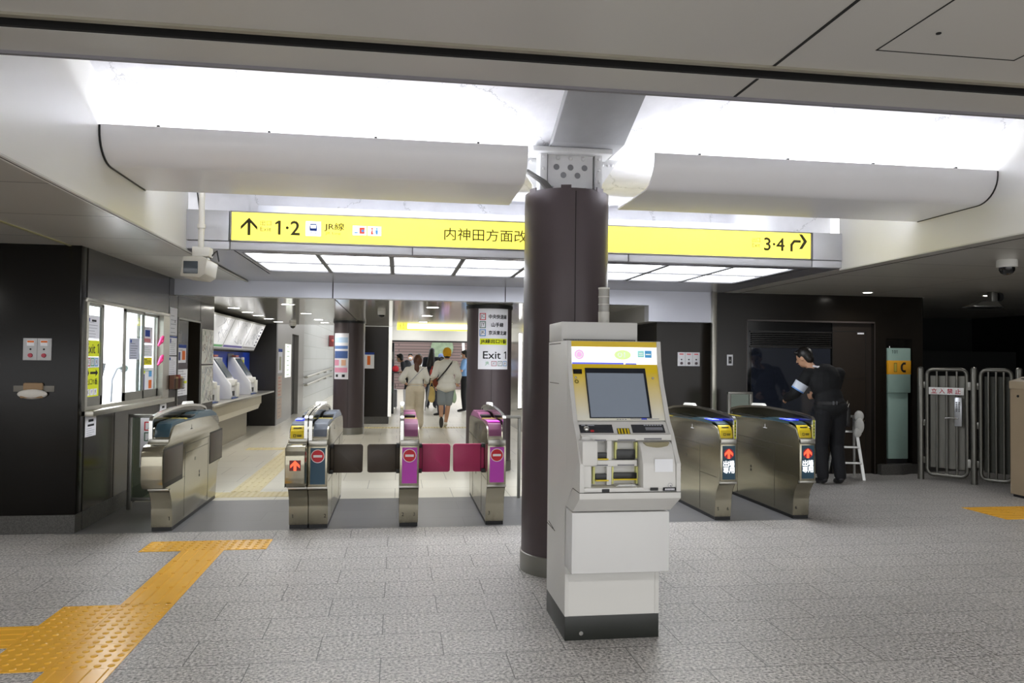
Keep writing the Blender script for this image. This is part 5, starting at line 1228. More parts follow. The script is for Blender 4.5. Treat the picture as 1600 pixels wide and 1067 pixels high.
# ---------------------------------------------------------------- steel fence and gate
def post(label, x, y, h=1.43):
    t = thing('fence_post', label, 'post', (x, y, 0)); steel_d = mat('fence_steel', '#75746e', .38, .85)
    Mb().lathe([(.038, 0), (.038, h - .03), (.034, h - .012), (.02, h), (.001, h + .004)], (0, 0, 0), 24).build('shaft', steel_d, t); return t
P1, P2, P3 = (6.625, 9.03), (6.985, 8.545), (7.245, 8.14)
post('steel fence post against the telephone wall', *P1); post('steel fence post between the gate leaf and the slim leaf', *P2); post('steel fence post behind the beige machine', *P3)
def leaf(name, label, A, B, bars, panel=True):
    A, B = Vector((*A, 0)), Vector((*B, 0)); d = B - A; L = d.length; a = math.atan2(d.y, d.x); mid = (A + B) / 2
    t = thing(name, label, 'gate', (mid.x, mid.y, 0), a); w = L / 2 - .075; z0, z1, r = .075, 1.40, .07
    pts = [(w - r + r * math.cos(math.radians(q)), z1 - r + r * math.sin(math.radians(q))) for q in (0, 30, 60, 90)] + [(-w + r + r * math.cos(math.radians(q)), z1 - r + r * math.sin(math.radians(q))) for q in (90, 120, 150, 180)] + [(-w + r + r * math.cos(math.radians(q)), z0 + r + r * math.sin(math.radians(q))) for q in (180, 210, 240, 270)] + [(w - r + r * math.cos(math.radians(q)), z0 + r + r * math.sin(math.radians(q))) for q in (270, 300, 330, 360)]
    steel_d = mat('fence_steel', '#75746e', .38, .85)
    Mb().tube([(p[0], 0, p[1]) for p in pts], .024, 12, closed=True).build('frame', steel_d, t)
    for k in range(bars):
        x = -w + 2 * w * (k + 1) / (bars + 1); Mb().cyl((x, 0, z0), (x, 0, z1), .013, n=12).build('bar', steel_d, t)
    if panel: Mb().box(-w + .03, w - .03, .028, .04, .16, 1.32).build('back_panel', mat('gate_panel', '#77766f', .45, .5), t)
    else: Mb().box(-w + .03, w - .03, .028, .04, .16, 1.32).build('back_panel', mat('gate_panel_dark', '#3b3c35', .45, .4), t)
    for z in (.25, .72, 1.2): Mb().box(-L / 2 + .03, -w - .01, -.012, .012, z - .04, z + .04, .003).build('hinge', steel_d, t)
    for z in (.25, 1.2): Mb().box(w + .0, L / 2 - .03, -.02, .02, z - .05, z + .05, .003).build('catch', mat('catch_grey', '#a4a49e', .4, .4), t)
    return t, w
g1, w1 = leaf('fence_gate', 'steel barred gate leaf with a push-button lock and a no-entry board', P1, P2, 3)
m = Mb(); m.box(w1 - .13, w1 - .045, -.055, -.02, .70, 1.06, .01); lk = m.build('lock_body', mat('lock_silver', '#b9bcc0', .3, .7), g1)
m = Mb(); m.tube([(w1 - .085, -.055, .80), (w1 - .085, -.085, .80), (w1 - .12, -.09, .80), (w1 - .22, -.09, .795)], .011, 10); m.build('lever', chrome, lk)
m = Mb()
for i in range(2):
    for j in range(5): m.box(w1 - .112 + i * .03, w1 - .094 + i * .03, -.059, -.055, .88 + j * .026, .898 + j * .026, .002)
m.build('key_button', mat('button_grey', '#6d6f74', .4), lk)
t = thing('no_entry_board', 'white board with red 立入禁止 lettering hung on the steel gate'.replace('立入禁止', 'no-trespassing'), 'sign', (g1.location.x, g1.location.y, 1.13), g1.rotation_euler.z)
Mb().box(-.20, .20, -.034, -.026, -.045, .045, .003).build('board', white_pt, t)
m = Mb()
for k, s in enumerate('立入禁止'): m.text(s, (-.135 + .09 * k, -.0348, 0), .06, w=.062, bold=.0015)
m.build('lettering', mat('sign_crimson', '#b3263c', .6), t, flat=True)
g2, w2 = leaf('fence_gate', 'slim steel barred leaf between the gate and the beige machine', P2, P3, 3, False)

t = thing('beige_machine', 'beige metal cabinet with a sloped top at the edge of the hall by the fence', 'machine', (6.79, 7.76, 0))
Mb().box(0, .75, -1.0, 0, .03, 1.20, .006).build('body', mat('beige_enamel', '#a8967c', .45), t)
m = Mb(); m.prism([(-.006, 1.20), (-.006, 1.285), (.30, 1.37), (.75, 1.37), (.75, 1.20)], 'y', -1.0, .006, .004); m.build('sloped_top', mat('beige_top', '#b8a88e', .4), t)
Mb().box(.02, .73, -.98, -.02, 0, .03).build('foot', black, t)
m = Mb(); m.box(-.003, 0, -.97, -.065, .09, 1.15, .001); dr = m.build('door', mat('beige_enamel', '#a8967c'), t); m = Mb(); m.cyl((-.003, -.12, 1.12), (-.010, -.12, 1.12), .014, n=16); m.build('door_lock', black, dr)
m = Mb(); m.box(.05, .2, -.6, -.1, 1.31, 1.318); m.build('slot_plate', black, t)

# step ladder behind the man in uniform
t = thing('step_ladder', 'aluminium step ladder standing behind the man in dark uniform', 'ladder', (5.66, 9.1, 0), -.3)
al_ = mat('aluminium', '#c3c4c2', .35, .8)
for s in (-1, 1):
    m = Mb(); m.hull8([(s * .17 - .018, -.10, 0), (s * .17 + .018, -.10, 0), (s * .17 + .018, -.06, 0), (s * .17 - .018, -.06, 0)], [(s * .09 - .018, .04, .78), (s * .09 + .018, .04, .78), (s * .09 + .018, .07, .78), (s * .09 - .018, .07, .78)]); m.build('front_leg', al_, t)
    m = Mb(); m.hull8([(s * .17 - .012, .32, 0), (s * .17 + .012, .32, 0), (s * .17 + .012, .35, 0), (s * .17 - .012, .35, 0)], [(s * .09 - .012, .07, .78), (s * .09 + .012, .07, .78), (s * .09 + .012, .1, .78), (s * .09 - .012, .1, .78)]); m.build('rear_leg', al_, t)
for k in range(3):
    f = (k + 1) / 4; m = Mb(); x = .17 - .08 * f; m.box(-x, x, -.10 + .13 * f - .01, -.10 + .13 * f + .07, .78 * f, .78 * f + .025, .003); m.build('step', al_, t)
Mb().box(-.11, .11, .02, .12, .775, .80, .004).build('top_cap', al_, t)
t = thing('cleaning_cloth', 'white crumpled cloth draped over the step ladder', 'cloth', (5.70, 8.98, .60)); m = Mb(); m.ell((.05, .02, .2), .06, .05, .07, 14); m.ell((.03, -.02, .08), .06, .045, .1, 14); m.ell((.0, -.03, -.0), .05, .04, .06, 14); m.build('folds', mat('cloth_white', '#d5d6d3', .9, bump=.8, scale=12), t)

# ================================================================ tactile paving
tact = mat('tactile_yellow', '#e4ac3a', .24, var=.05, scale=12)
tact_p = mat('tactile_pale', '#cdbf8f', .35, var=.05, scale=12)
def tile_mesh(kind, w, d, m_, along='y'):
    m = Mb(); m.box(-w / 2 + .001, w / 2 - .001, -d / 2 + .001, d / 2 - .001, -.01, .003)
    if kind == 'dot':
        for i in range(5):
            for j in range(5): m.lathe([(.017, .0025), (.015, .006), (.010, .0075)], (-w / 2 + w * (i + .5) / 5, -d / 2 + d * (j + .5) / 5, 0), 10)
    else:
        n = 4
        for i in range(n):
            if along == 'y': x = -w / 2 + w * (i + .5) / n; m.prism([(x - .014, .0025), (x - .010, .0075), (x + .010, .0075), (x + .014, .0025)], 'y', -d / 2 + .012, d / 2 - .012)
            else: y = -d / 2 + d * (i + .5) / n; m.prism([(y - .014, .0025), (y - .010, .0075), (y + .010, .0075), (y + .014, .0025)], 'x', -w / 2 + .012, w / 2 - .012)
    return m.mesh('tactile_tile', m_, 40)
def lay(me, x, y, label, group):
    o = bpy.data.objects.new('tactile_tile', me); scene.collection.objects.link(o); o.location = (x, y, 0); tag(o, label, 'tactile tile', group)
TW = .3225
bar = tile_mesh('bar', .306, TW, tact); dot = tile_mesh('dot', .306, TW, tact); barx = tile_mesh('bar', .306, TW, tact, 'x')
XS = -1.432
for k in range(4): lay(bar, XS, 5.77 + TW / 2 - k * TW, 'yellow bar tactile tile of the strip leading to the gate with folded flaps', 'yellow bar tiles leading to the gates')
for k in range(3): lay(bar, XS, 3.845 - TW / 2 - k * TW, 'yellow bar tactile tile of the strip at the bottom edge of the photo', 'yellow bar tiles at the photo edge')
for i in range(3): lay(dot, XS - .306 + .306 * i, 6.09 + TW / 2, 'yellow dotted tactile tile of the crossbar in front of the gates', 'yellow dotted tiles of the crossbar')
for i in range(2):
    for j in range(3): lay(dot, XS - .306 + .306 * i, 3.845 + TW * (j + .5), 'yellow dotted tactile tile of the wide corner block', 'yellow dotted tiles of the corner block')
for k in range(4): lay(barx, XS - .306 * 2 - .306 * k, 3.845 + TW * 1.5, 'yellow bar tactile tile of the branch running out of the photo beside the dotted block', 'yellow bar tiles of the side branch')
bar2 = tile_mesh('bar', .30, .30, tact, 'x')
for i in range(3):
    for j in range(2): lay(bar2, 5.86 + .30 * i, 6.72 + .30 * j, 'yellow tactile tile on the floor in front of the beige machine', 'yellow tiles by the beige machine')
pd = tile_mesh('dot', .3, .3, tact_p); pb = tile_mesh('bar', .3, .3, tact_p, 'y')
for i in range(4): lay(pd, -2.15 + .3 * i, 8.52, 'pale dotted tactile tile just inside the wide gate lane', 'pale dotted tiles inside the gates')
for k in range(13): lay(pb, -1.62, 8.85 + .3 * k, 'pale bar tactile tile of the line running into the concourse', 'pale bar tiles in the concourse')
for i in range(3): lay(pd, -2.22 + .3 * i, 12.78, 'pale dotted tactile tile at the bend before the ticket counter', 'pale dotted tiles at the bend')
for i in range(9):
    lay(pd, -.66 + .3 * i, 16.6, 'pale dotted tactile tile of the row across the far concourse', 'pale dotted tiles across the far concourse')
# ================================================================ people
skin_m = mat('skin', '#c79a7d', .55, var=.03)
def blob(parts, voxel, m_, name, parent, it=5, k=.5, label=None):
    b = Mb()
    for p in parts:
        if p[0] == 'c': b.cap(*p[1:])
        else: b.ell(*p[1:])
    me = b.mesh('blob', m_, 0)
    tmp = bpy.data.objects.new('blob', me); scene.collection.objects.link(tmp)
    rm = tmp.modifiers.new('r', 'REMESH'); rm.mode = 'VOXEL'; rm.voxel_size = voxel
    if it: sm_ = tmp.modifiers.new('s', 'SMOOTH'); sm_.factor = k; sm_.iterations = it
    bpy.context.view_layer.update()
    ev = tmp.evaluated_get(bpy.context.evaluated_depsgraph_get())
    out = bpy.data.meshes.new_from_object(ev); out.name = name
    bpy.data.objects.remove(tmp); bpy.data.meshes.remove(me)
    out.materials.clear(); out.materials.append(m_)
    out.polygons.foreach_set('use_smooth', [True] * len(out.polygons))
    o = bpy.data.objects.new(name, out); scene.collection.objects.link(o); o.parent = parent
    if label: o['label'] = label
    return o
def V(*a): return Vector(a)
def default_joints():
    return dict(head=V(0, .02, 1.575), neck=V(0, 0, 1.43), chest=V(0, 0, 1.24), waist=V(0, 0, 1.04), pelvis=V(0, 0, .92),
                sL=V(-.185, 0, 1.375), eL=V(-.225, -.02, 1.11), wL=V(-.215, .06, .87), sR=V(.185, 0, 1.375), eR=V(.225, -.02, 1.11), wR=V(.215, .06, .87),
                hL=V(-.09, 0, .89), kL=V(-.095, .02, .48), aL=V(-.10, -.01, .085), tL=V(-.11, .14, .03), hR=V(.09, 0, .89), kR=V(.095, .02, .48), aR=V(.10, -.01, .085), tR=V(.11, .14, .03), face=V(0, 1, 0))
def hand_parts(w, e, inward, curl=.6):
    d = (w - e).normalized(); s = (inward - d * inward.dot(d)).normalized(); n = d.cross(s)     # s: thumb side, palm towards n-ish
    P = [('c', w, w + d * .045, .026, .030)]
    P.append(('c', w + d * .03 + s * .012, w + d * .075 + s * .016, .024, .020)); P.append(('c', w + d * .03 - s * .014, w + d * .072 - s * .022, .022, .018))
    for i, (o, L) in enumerate(((.030, .070), (.010, .080), (-.010, .074), (-.029, .056))):
        a = w + d * .078 + s * o; b = a + (d * math.cos(curl * .6) + n * math.sin(curl * .6)) * L * .55; c = b + (d * math.cos(curl * 1.6) + n * math.sin(curl * 1.6)) * L * .5
        P += [('c', a - d * .012, b, .0098, .009), ('c', b, c, .009, .0075)]
    a = w + d * .02 + s * .026; b = a + (d * .6 + s * .7 + n * .3).normalized() * .035; c = b + (d * .9 + s * .15 + n * .35).normalized() * .03
    P += [('c', a, b, .012, .011), ('c', b, c, .011, .009)]
    return P
def figure(label, loc, J, S, cat='person', rz=0.0, group=None):
    t = thing('person', label, cat, loc, rz, group)
    vx = S.get('voxel', .010); sk = S.get('skin', skin_m); g = S.get('loose', .018)
    f = J['face'].normalized(); side = Vector((f.y, -f.x, 0)).normalized(); H = J['head']; upv = Vector((0, 0, 1)) + f * S.get('nod', 0) * -.0
    nodq = Matrix.Rotation(math.atan2(f.y, f.x) - PI / 2, 3, 'Z') @ Matrix.Rotation(-S.get('nod', 0), 3, 'X')
    def h(x, y, z): return H + nodq @ Vector((x, y, z))
    B = [('e', H, .075, .094, .112, 16, nodq), ('e', h(0, .03, -.06), .055, .06, .065, 14, nodq), ('c', h(0, .092, -.005), h(0, .108, -.03), .010, .014),
         ('e', h(-.076, -.005, -.02), .012, .022, .033, 10, nodq), ('e', h(.076, -.005, -.02), .012, .022, .033, 10, nodq), ('c', J['neck'] - Vector((0, 0, .05)), h(0, -.01, -.06), .055, .052)]
    cy = math.atan2(J['sR'].y - J['sL'].y, J['sR'].x - J['sL'].x); ce = Matrix.Rotation(cy, 3, 'Z')
    fem = S.get('fem', False); cw = .150 if fem else .168
    T = [('e', J['chest'] + Vector((0, 0, .02)), cw, .108, .20, 16, ce), ('e', J['waist'], .130 if fem else .148, .098, .17, 16, ce), ('e', J['pelvis'], .165, .112, .13, 16, ce), ('c', J['sL'], J['sR'], .055, .055), ('c', J['neck'] - Vector((0, 0, .04)), J['chest'] + Vector((0, 0, .1)), .07, .10)]
    B += T
    for s in 'LR':
        B += [('c', J['s' + s], J['e' + s], .050, .040), ('c', J['e' + s], J['w' + s], .040, .027), ('c', J['h' + s], J['k' + s], .082, .056), ('c', J['k' + s], J['k' + s].lerp(J['a' + s], .35), .055, .054), ('c', J['k' + s].lerp(J['a' + s], .35), J['a' + s], .054, .036), ('c', J['a' + s] - Vector((0, 0, .03)), J['t' + s], .034, .026)]
        inw = S.get('thumb' + s, Vector((0, 1, 0)))
        B += hand_parts(J['w' + s], J['e' + s], inw, S.get('curl', .7))
    blob(B, vx, sk, 'body', t, 4)
    # face
    if S.get('eyes', True):
        m = Mb()
        for x in (-.032, .032): m.ell(h(x, .086, .002), .011, .008, .007, 10, nodq)
        m.build('eye', mat('eye_dark', '#1c1614', .2), t)
        m = Mb(); m.ell(h(0, .093, -.062), .022, .008, .006, 10, nodq); m.build('mouth', mat('lip', '#9c5a52', .5), t)
    if S.get('mask'):
        blob([('e', h(0, .07, -.045), .055, .048, .05, 14, nodq)], .007, mat('face_mask', '#e6e8ea', .7), 'face_mask', t, 3)
    # shirt
    sh = S['shirt']; P = []
    for p in T[:2]: P.append(('e', p[1], p[2] + g, p[3] + g, p[4] + .02, 16, ce))
    P += [('c', J['sL'], J['sR'], .058 + g * .7, .058 + g * .7), ('c', J['neck'] - Vector((0, 0, .06)), J['chest'] + Vector((0, 0, .1)), .075, .11 + g * .5)]
    hem = S.get('hem')
    if hem: P += [('e', J['waist'].lerp(J['pelvis'], .5), .160 + g + hem[1] * .6, .112 + g, .13, 16, ce), ('e', J['pelvis'] + Vector((0, 0, hem[0])), .168 + g + hem[1], .116 + g + hem[1] * .6, .13, 16, ce)]
    sl_ = S.get('sleeve', 1.0); sg_ = S.get('sleeve_loose', g)
    for s in 'LR':
        if sl_ <= .5: P += [('c', J['s' + s], J['s' + s].lerp(J['e' + s], sl_ * 2), .054 + sg_, .048 + sg_)]
        else: P += [('c', J['s' + s], J['e' + s], .054 + sg_, .044 + sg_), ('c', J['e' + s], J['e' + s].lerp(J['w' + s], (sl_ - .5) * 2 * .96), .044 + sg_, .033 + sg_)]
    blob(P, vx * 1.1, sh, 'shirt', t, 5)
    # trousers
    tr = S['pants']; pl_ = S.get('pant_loose', .018); P = [('e', J['pelvis'], .165 + g * .6, .115 + g * .6, .125, 16, ce)]
    for s in 'LR':
        hk = J['h' + s]; k = J['k' + s]; a = J['a' + s]
        if S.get('shorts'): P += [('c', hk, hk.lerp(k, .86), .092 + pl_, .080 + pl_)]
        else: P += [('c', hk, k, .086 + pl_, .060 + pl_), ('c', k, a + Vector((0, 0, .02)), .060 + pl_, .046 + pl_ + S.get('flare', 0))]
    if S.get('skirt'): P += [('c', J['pelvis'], J['kL'].lerp(J['kR'], .5), .15, .19)]
    blob(P, vx * 1.1, tr, 'trousers' if not S.get('shorts') else 'shorts', t, 4)
    # shoes
    P = []
    for s in 'LR':
        a, to = J['a' + s], J['t' + s]; d = (to - a); d = (d - Vector((0, 0, 0)));
        P = [('c', a - Vector((0, 0, .03)) - d.normalized() * .03, to + d.normalized() * .02, .040, .034), ('c', a, a - Vector((0, 0, .03)), .043, .043)]
        blob(P, vx, S.get('shoes', mat('shoe_black', '#17171a', .5)), 'shoe', t, 2)
    # hair
    hm = S.get('hair_m', mat('hair_black', '#14110f', .45)); hk = S.get('hair', 'short')
    if hk in ('short', 'pony', 'long'):
        P = [('e', h(0, -.018, .022), .085, .098, .108, 16, nodq), ('e', h(0, -.055, -.03), .070, .055, .075, 14, nodq)]
        P += [('c', h(-.05, .06, .075), h(.05, .06, .075), .026, .026)]
        if hk == 'pony': P += [('e', h(0, -.03, -.01), .098, .108, .115, 16, nodq), ('c', h(-.01, -.10, -.08), h(.0, -.13, -.18), .05, .058), ('c', h(.0, -.13, -.18), h(.025, -.12, -.31), .055, .022)]
        if hk == 'long': P += [('c', h(-.01, -.05, -.02), h(-.07, -.10, -.38), .075, .085), ('c', h(.01, -.05, -.02), h(.05, -.10, -.40), .075, .07)]
        blob(P, vx, hm, 'hair', t, 3)
    if hk == 'cap':
        cm = S['cap_m']
        blob([('e', h(0, -.02, -.03), .08, .09, .08, 14, nodq)], vx, hm, 'hair', t, 3)
        blob([('e', h(0, -.005, .035), .096, .113, .105, 18, nodq), ('c', h(-.06, -.085, -.03), h(.06, -.085, -.03), .03, .03)], vx * .9, cm, 'cap', t, 4)
    return t
def mk(c, n, **k): return mat(n, c, .85, var=.06, scale=9, **k)

# --- man in dark uniform at the dark shutter
J = default_joints()
J.update(head=V(-.195, .17, 1.535), neck=V(-.10, .09, 1.405), chest=V(.0, .03, 1.22), waist=V(.035, 0, 1.02), pelvis=V(.045, -.02, .91), sL=V(-.185, .09, 1.33), eL=V(-.315, .16, 1.09), wL=V(-.30, .40, 1.02), sR=V(.18, .03, 1.34), eR=V(.225, .20, 1.10), wR=V(.10, .42, 1.05),
         hL=V(-.045, -.02, .87), kL=V(-.05, .03, .47), aL=V(-.055, -.02, .085), tL=V(-.075, .13, .03), hR=V(.135, -.02, .87), kR=V(.155, .03, .47), aR=V(.165, -.03, .085), tR=V(.20, .11, .03), face=V(-.6, .85, 0))
uni = mk('#07090d', 'uniform_black'); unip = mk('#080a10', 'uniform_trousers')
st = figure('person in dark uniform with a white armband bending at the black shutter', (5.13, 8.70, 0), J, dict(voxel=.009, shirt=uni, pants=unip, loose=.026, sleeve_loose=.022, hem=(.02, .012), pant_loose=.024, nod=.35, thumbL=V(.3, 0, 1), thumbR=V(-.3, 0, 1), curl=.8))
bm_ = Mb(); e_, s_ = J['eL'], J['sL']; d_ = (s_ - e_).normalized(); bm_.cyl(e_ + d_ * .05, e_ + d_ * .15, .080, .084, n=24, cap=False); bm_.build('armband', mat('armband_white', '#cfd6e2', .7), st)
bm_ = Mb(); bm_.cyl(e_ + d_ * .045, e_ + d_ * .06, .081, .081, n=24, cap=False); bm_.build('armband_stripe', mat('armband_blue', '#5f8fd0', .7), st)
bm_ = Mb(); bm_.lathe([(.190, -.018), (.192, .018)], (0, 0, 0), 28, cap=False); bm_.xform(Matrix.Translation((.042, -.012, .985)) @ Matrix.Diagonal((1, .75, 1, 1))); bm_.build('belt', black, st)
bm_ = Mb(); bm_.box(-.01, .01, -.165, -.150, .965, 1.01, .003); bm_.box(.035, .05, -.163, -.150, .965, 1.01, .003); bm_.build('belt_loop', mat('loop_grey', '#5a5d62', .5), st)
bm_ = Mb(); bm_.box(.215, .275, -.08, .03, .70, .93, .015); bm_.build('belt_pouch', black, st)
bm_ = Mb(); bm_.tube([(.25, -.05, .93), (.26, -.06, .98), (.24, -.06, 1.02), (.235, -.05, .96)], .008, 8); bm_.build('belt_key', chrome, st)
bm_ = Mb(); H = J['neck']; bm_.tube([(-.16, .03, 1.425), (-.11, .0, 1.415), (-.04, .03, 1.42)], .012, 8); bm_.build('collar', paper, st)

# --- woman with ponytail
J = default_joints()
J.update(head=V(.055, .03, 1.435), neck=V(.035, .0, 1.295), chest=V(.005, 0, 1.12), waist=V(0, 0, .97), pelvis=V(.0, 0, .84), sL=V(-.165, 0, 1.225), eL=V(-.295, -.05, 1.04), wL=V(-.215, .10, .96), sR=V(.175, .0, 1.225), eR=V(.255, .02, 1.03), wR=V(.22, .20, .95),
         hL=V(-.085, 0, .81), kL=V(-.115, .03, .44), aL=V(-.12, -.16, .12), tL=V(-.12, -.06, .03), hR=V(.085, 0, .81), kR=V(.09, .08, .44), aR=V(.06, .06, .085), tR=V(.06, .20, .03), face=V(.25, 1, 0))
wt = figure('person with a brown ponytail in white blouse and wide beige trousers walking away', (.355, 16.4, 0), J, dict(voxel=.011, shirt=mk('#e2e0d8', 'blouse_white', bump=.3), pants=mk('#d3c8b2', 'trousers_beige', bump=.2), loose=.030, sleeve=.85, sleeve_loose=.022, pant_loose=.035, flare=.045, hair='pony', hair_m=mat('hair_brown', '#5a3524', .45), fem=True, shoes=mk('#d8cfc0', 'shoe_beige')))
b = Mb(); b.tube([(.16, -.07, 1.27), (.02, -.155, 1.13), (-.10, -.15, 1.0), (-.16, -.10, .93)], .008, 8); b.build('bag_strap', mat('strap_grey', '#a3a5b0', .6), wt)
b = Mb(); b.lathe([(.150, -.015), (.152, .015)], (0, 0, 0), 24, cap=False); b.xform(Matrix.Translation((0, 0, .93)) @ Matrix.Diagonal((1.1, .82, 1, 1))); b.build('waistband', mk('#d8cdb8', 'waistband_beige'), wt)

# --- man with yellow cap
J = default_joints()
J.update(head=V(.015, .02, 1.585), neck=V(0, 0, 1.43), sL=V(-.185, 0, 1.355), eL=V(-.25, -.06, 1.13), wL=V(-.315, .08, 1.04), sR=V(.185, 0, 1.355), eR=V(.265, -.05, 1.12), wR=V(.25, .12, .96),
         hL=V(-.09, 0, .88), kL=V(-.10, .04, .48), aL=V(-.105, -.17, .20), tL=V(-.105, -.13, .05), hR=V(.08, 0, .88), kR=V(.055, .06, .48), aR=V(.0, .02, .085), tR=V(-.005, .17, .03), face=V(.05, 1, 0))
mm = figure('person in a mustard yellow cap, white top and grey shorts walking away', (1.02, 16.7, 0), J, dict(voxel=.011, shirt=mk('#e4e3dc', 'top_white', bump=.25), pants=mk('#8e979c', 'shorts_grey'), loose=.028, hem=(-.05, .022), sleeve=.9, sleeve_loose=.030, shorts=True, pant_loose=.014, hair='cap', cap_m=mk('#eeb428', 'cap_mustard'), shoes=mk('#e3e2da', 'shoe_white'), curl=1.2))
b = Mb(); b.tube([(.13, .0, 1.425), (.10, -.10, 1.38), (-.02, -.165, 1.22), (-.14, -.15, 1.08), (-.20, -.06, 1.0)], .016, 8); b.build('bag_strap', black, mm)
b = Mb(); b.ell((-.105, -.215, .125), .046, .014, .122, 18, Matrix.Rotation(-.10, 3, 'X')); b.build('shoe_sole', mat('sole_dark', '#3c3a36', .8), mm)
t = thing('shoulder_bag', 'brown shoulder bag hanging at the hip of the person in the mustard cap', 'bag', (.80, 16.72, .93)); b = Mb(); b.ell((0, 0, .03), .07, .10, .10, 16); b.build('pouch', mk('#7a3b26', 'bag_brown'), t)
t = thing('tote_bag', 'pale yellow shopping bag carried by the person in the mustard cap', 'bag', (.70, 16.80, .53)); blob([('e', (.01, 0, .17), .085, .06, .18, 16), ('e', (.02, 0, .10), .075, .06, .11, 16)], .012, mk('#e0c77e', 'bag_yellow', bump=.3), 'bag_body', t, 3)
b = Mb(); b.tube([(-.03, 0, .33), (.0, 0, .43), (.01, .0, .50), (.03, 0, .43), (.06, 0, .33)], .009, 8); b.build('handle', mk('#e0c77e', 'bag_yellow'), t)
t = thing('plastic_bag', 'pale green thin plastic bag hanging at the shorts of the person in the mustard cap', 'bag', (1.20, 16.74, .50)); blob([('e', (0, 0, .14), .055, .05, .13, 14), ('c', (0, 0, .25), (.01, 0, .42), .03, .012)], .012, mk('#b9d2b4', 'bag_green'), 'bag_body', t, 3)
t = thing('umbrella', 'long folded grey umbrella held between the two people walking away', 'umbrella', (.565, 16.35, .42)); b = Mb(); b.tube([(0, 0, 0), (.02, 0, .12), (.06, 0, .36), (.08, 0, .5)], [.008, .026, .024, .014], 10); b.build('canopy', mk('#8d9096', 'umbrella_grey'), t)
b = Mb(); b.tube([(-.005, 0, -.04), (0, 0, .01)], .006, 8); b.build('tip', black, t); b = Mb(); b.tube([(.08, 0, .5), (.09, 0, .60), (.10, .0, .64), (.12, 0, .63)], .010, 8); b.build('handle', black, t)

# --- people further away
def turn(J, deg):
    R = Matrix.Rotation(math.radians(deg), 3, 'Z'); return {k: R @ v for k, v in J.items()}
def standing(label, x, y, h, deg, lean=0, arms=None, **S):
    J = default_joints(); k = h / 1.70
    if arms == 'forward': J.update(eL=V(-.22, .06, 1.12), wL=V(-.12, .28, 1.12), eR=V(.22, .06, 1.12), wR=V(.12, .28, 1.12))
    if lean:
        for n in ('head', 'neck', 'chest', 'sL', 'sR', 'eL', 'eR', 'wL', 'wR', 'waist'):
            v = J[n]; a = lean * max(0, (v.z - .92)); v.y += math.sin(a) * (v.z - .92) * 1.2; v.z -= (1 - math.cos(a)) * (v.z - .92)
    J = turn(J, deg); J = {n: (v * k if n != 'face' else v) for n, v in J.items()}
    S.setdefault('voxel', .016)
    return figure(label, (x, y, 0), J, S)
standing('person in light blue shirt and dark trousers, half hidden by the notice column', 1.86, 21.8, 1.74, 75, arms='forward', shirt=mk('#7ea6d6', 'shirt_blue'), pants=unip, sleeve=.35, mask=True, thumbL=V(0, 0, 1), thumbR=V(0, 0, 1))
standing('person in a dark grey tee leaning forward at the machines by the square pillar', .30, 22.0, 1.66, 70, lean=.55, arms='forward', shirt=mk('#3a3d44', 'tee_grey'), pants=mk('#20222a', 'trousers_dark'), sleeve=.35, mask=True, thumbL=V(0, 0, 1), thumbR=V(0, 0, 1))
standing('person in a white mask facing this way behind the leaning person', .38, 25.2, 1.66, 175, shirt=mk('#8d8f94', 'top_grey'), pants=unip, mask=True)
standing('person with short dark hair in a white shirt, beside the masked one', .68, 26.3, 1.66, 20, shirt=mk('#d9dadc', 'shirt_white'), pants=unip)
standing('person with long black hair and dark clothes, beyond the two people walking away', .98, 23.2, 1.82, -10, shirt=mk('#1c1f2b', 'top_black'), pants=mk('#1c1f2b', 'top_black'), hair='long', fem=True, skirt=True)
standing('person in a navy top with a white mask looking sideways beside the long black hair', 1.12, 20.3, 1.52, 60, shirt=mk('#232a44', 'top_navy'), pants=mk('#22263a', 'trousers_navy'), mask=True, sleeve=.4)
standing('person in a lilac top and blue-grey cap in the far crowd', 1.33, 24.6, 1.64, 10, shirt=mk('#c9a3cf', 'top_lilac'), pants=unip, hair='cap', cap_m=mk('#6d7fa8', 'cap_blue'))
t = thing('handbag', 'small red bag held low by the person in the navy top', 'bag', (.92, 20.45, 1.02)); b = Mb(); b.box(-.10, .10, -.06, .06, 0, .17, .03); b.build('pouch', mk('#a83c30', 'bag_red'), t); b = Mb(); b.tube([(-.07, 0, .16), (-.04, 0, .25), (.04, 0, .25), (.07, 0, .16)], .01, 8); b.build('handle', mk('#a83c30', 'bag_red'), t)
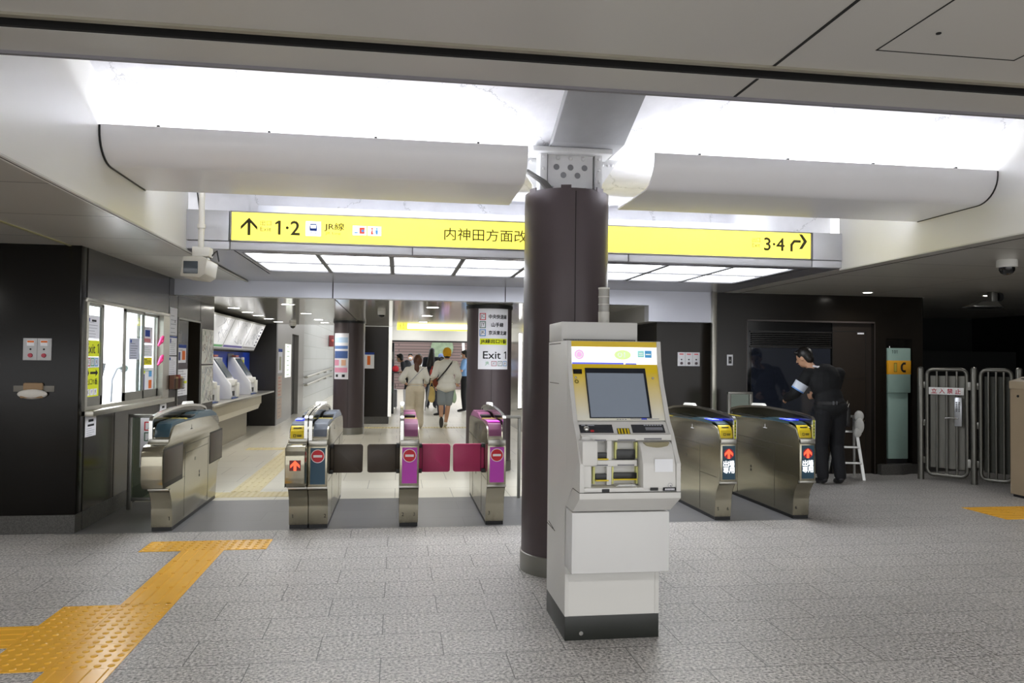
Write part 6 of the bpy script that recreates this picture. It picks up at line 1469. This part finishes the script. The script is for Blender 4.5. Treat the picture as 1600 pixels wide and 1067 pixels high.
t = thing('suitcase', 'grey patterned suitcase standing by the dark machines near the square pillar', 'suitcase', (-.15, 22.9, 0)); b = Mb(); b.box(-.12, .12, -.14, .14, .05, .58, .04); b.build('shell', mat('suitcase_grey', '#77787c', .6, var=.5, scale=14), t)
for s in (-1, 1): Mb().cyl((s * .08, -.1, .03), (s * .08 + .02, -.1, .03), .03, n=12).build('wheel', black, t)
b = Mb(); b.tube([(-.06, .1, .57), (-.06, .1, .72), (.06, .1, .72), (.06, .1, .57)], .01, 8); b.build('handle', black, t)
t = thing('paper_bag', 'tall white paper bag standing next to the grey suitcase', 'bag', (.22, 21.6, 0)); b = Mb(); b.hull8([(-.06, -.05, 0), (.07, -.05, 0), (.07, .05, 0), (-.06, .05, 0)], [(-.09, -.05, .62), (.05, -.05, .62), (.05, .05, .62), (-.09, .05, .62)]); b.build('bag_body', mk('#e4e4e8', 'bag_white'), t); b = Mb(); b.tube([(-.06, 0, .62), (-.05, 0, .72), (.0, 0, .72), (.01, 0, .62)], .006, 6); b.build('handle', black, t)
t = thing('rounded_case', 'small rounded red case on the dark machine by the square pillar', 'case', (-.08, 20.58, 1.12)); b = Mb(); b.ell((0, 0, .08), .09, .08, .09, 16); b.build('shell', mk('#c02a36', 'case_red'), t); b = Mb(); b.box(-.2, .1, -.06, .18, -.04, 0.0, .01); b.build('ledge', black, t)
t = thing('wall_emblem', 'mottled pale green round emblem high on the distant shutter', 'emblem', (2.1, 37.98, 2.05)); b = Mb(); b.cyl((0, 0, 0), (0, -.05, 0), .55, n=32); b.build('disc', mat('emblem_green', '#7c8d74', .7, var=.5, scale=7), t)
t = thing('banner_pole', 'white slanting banner pole in front of the distant shutter', 'pole', (3.05, 36.5, 0)); b = Mb(); b.hull8([(.05, -.03, 0), (.17, -.03, 0), (.17, .03, 0), (.05, .03, 0)], [(-.10, -.03, 2.3), (.02, -.03, 2.3), (.02, .03, 2.3), (-.10, .03, 2.3)]); b.build('shaft', white_pt, t); b = Mb(); b.box(-.1, .3, -.15, .15, 0, .06); b.build('foot', black, t)
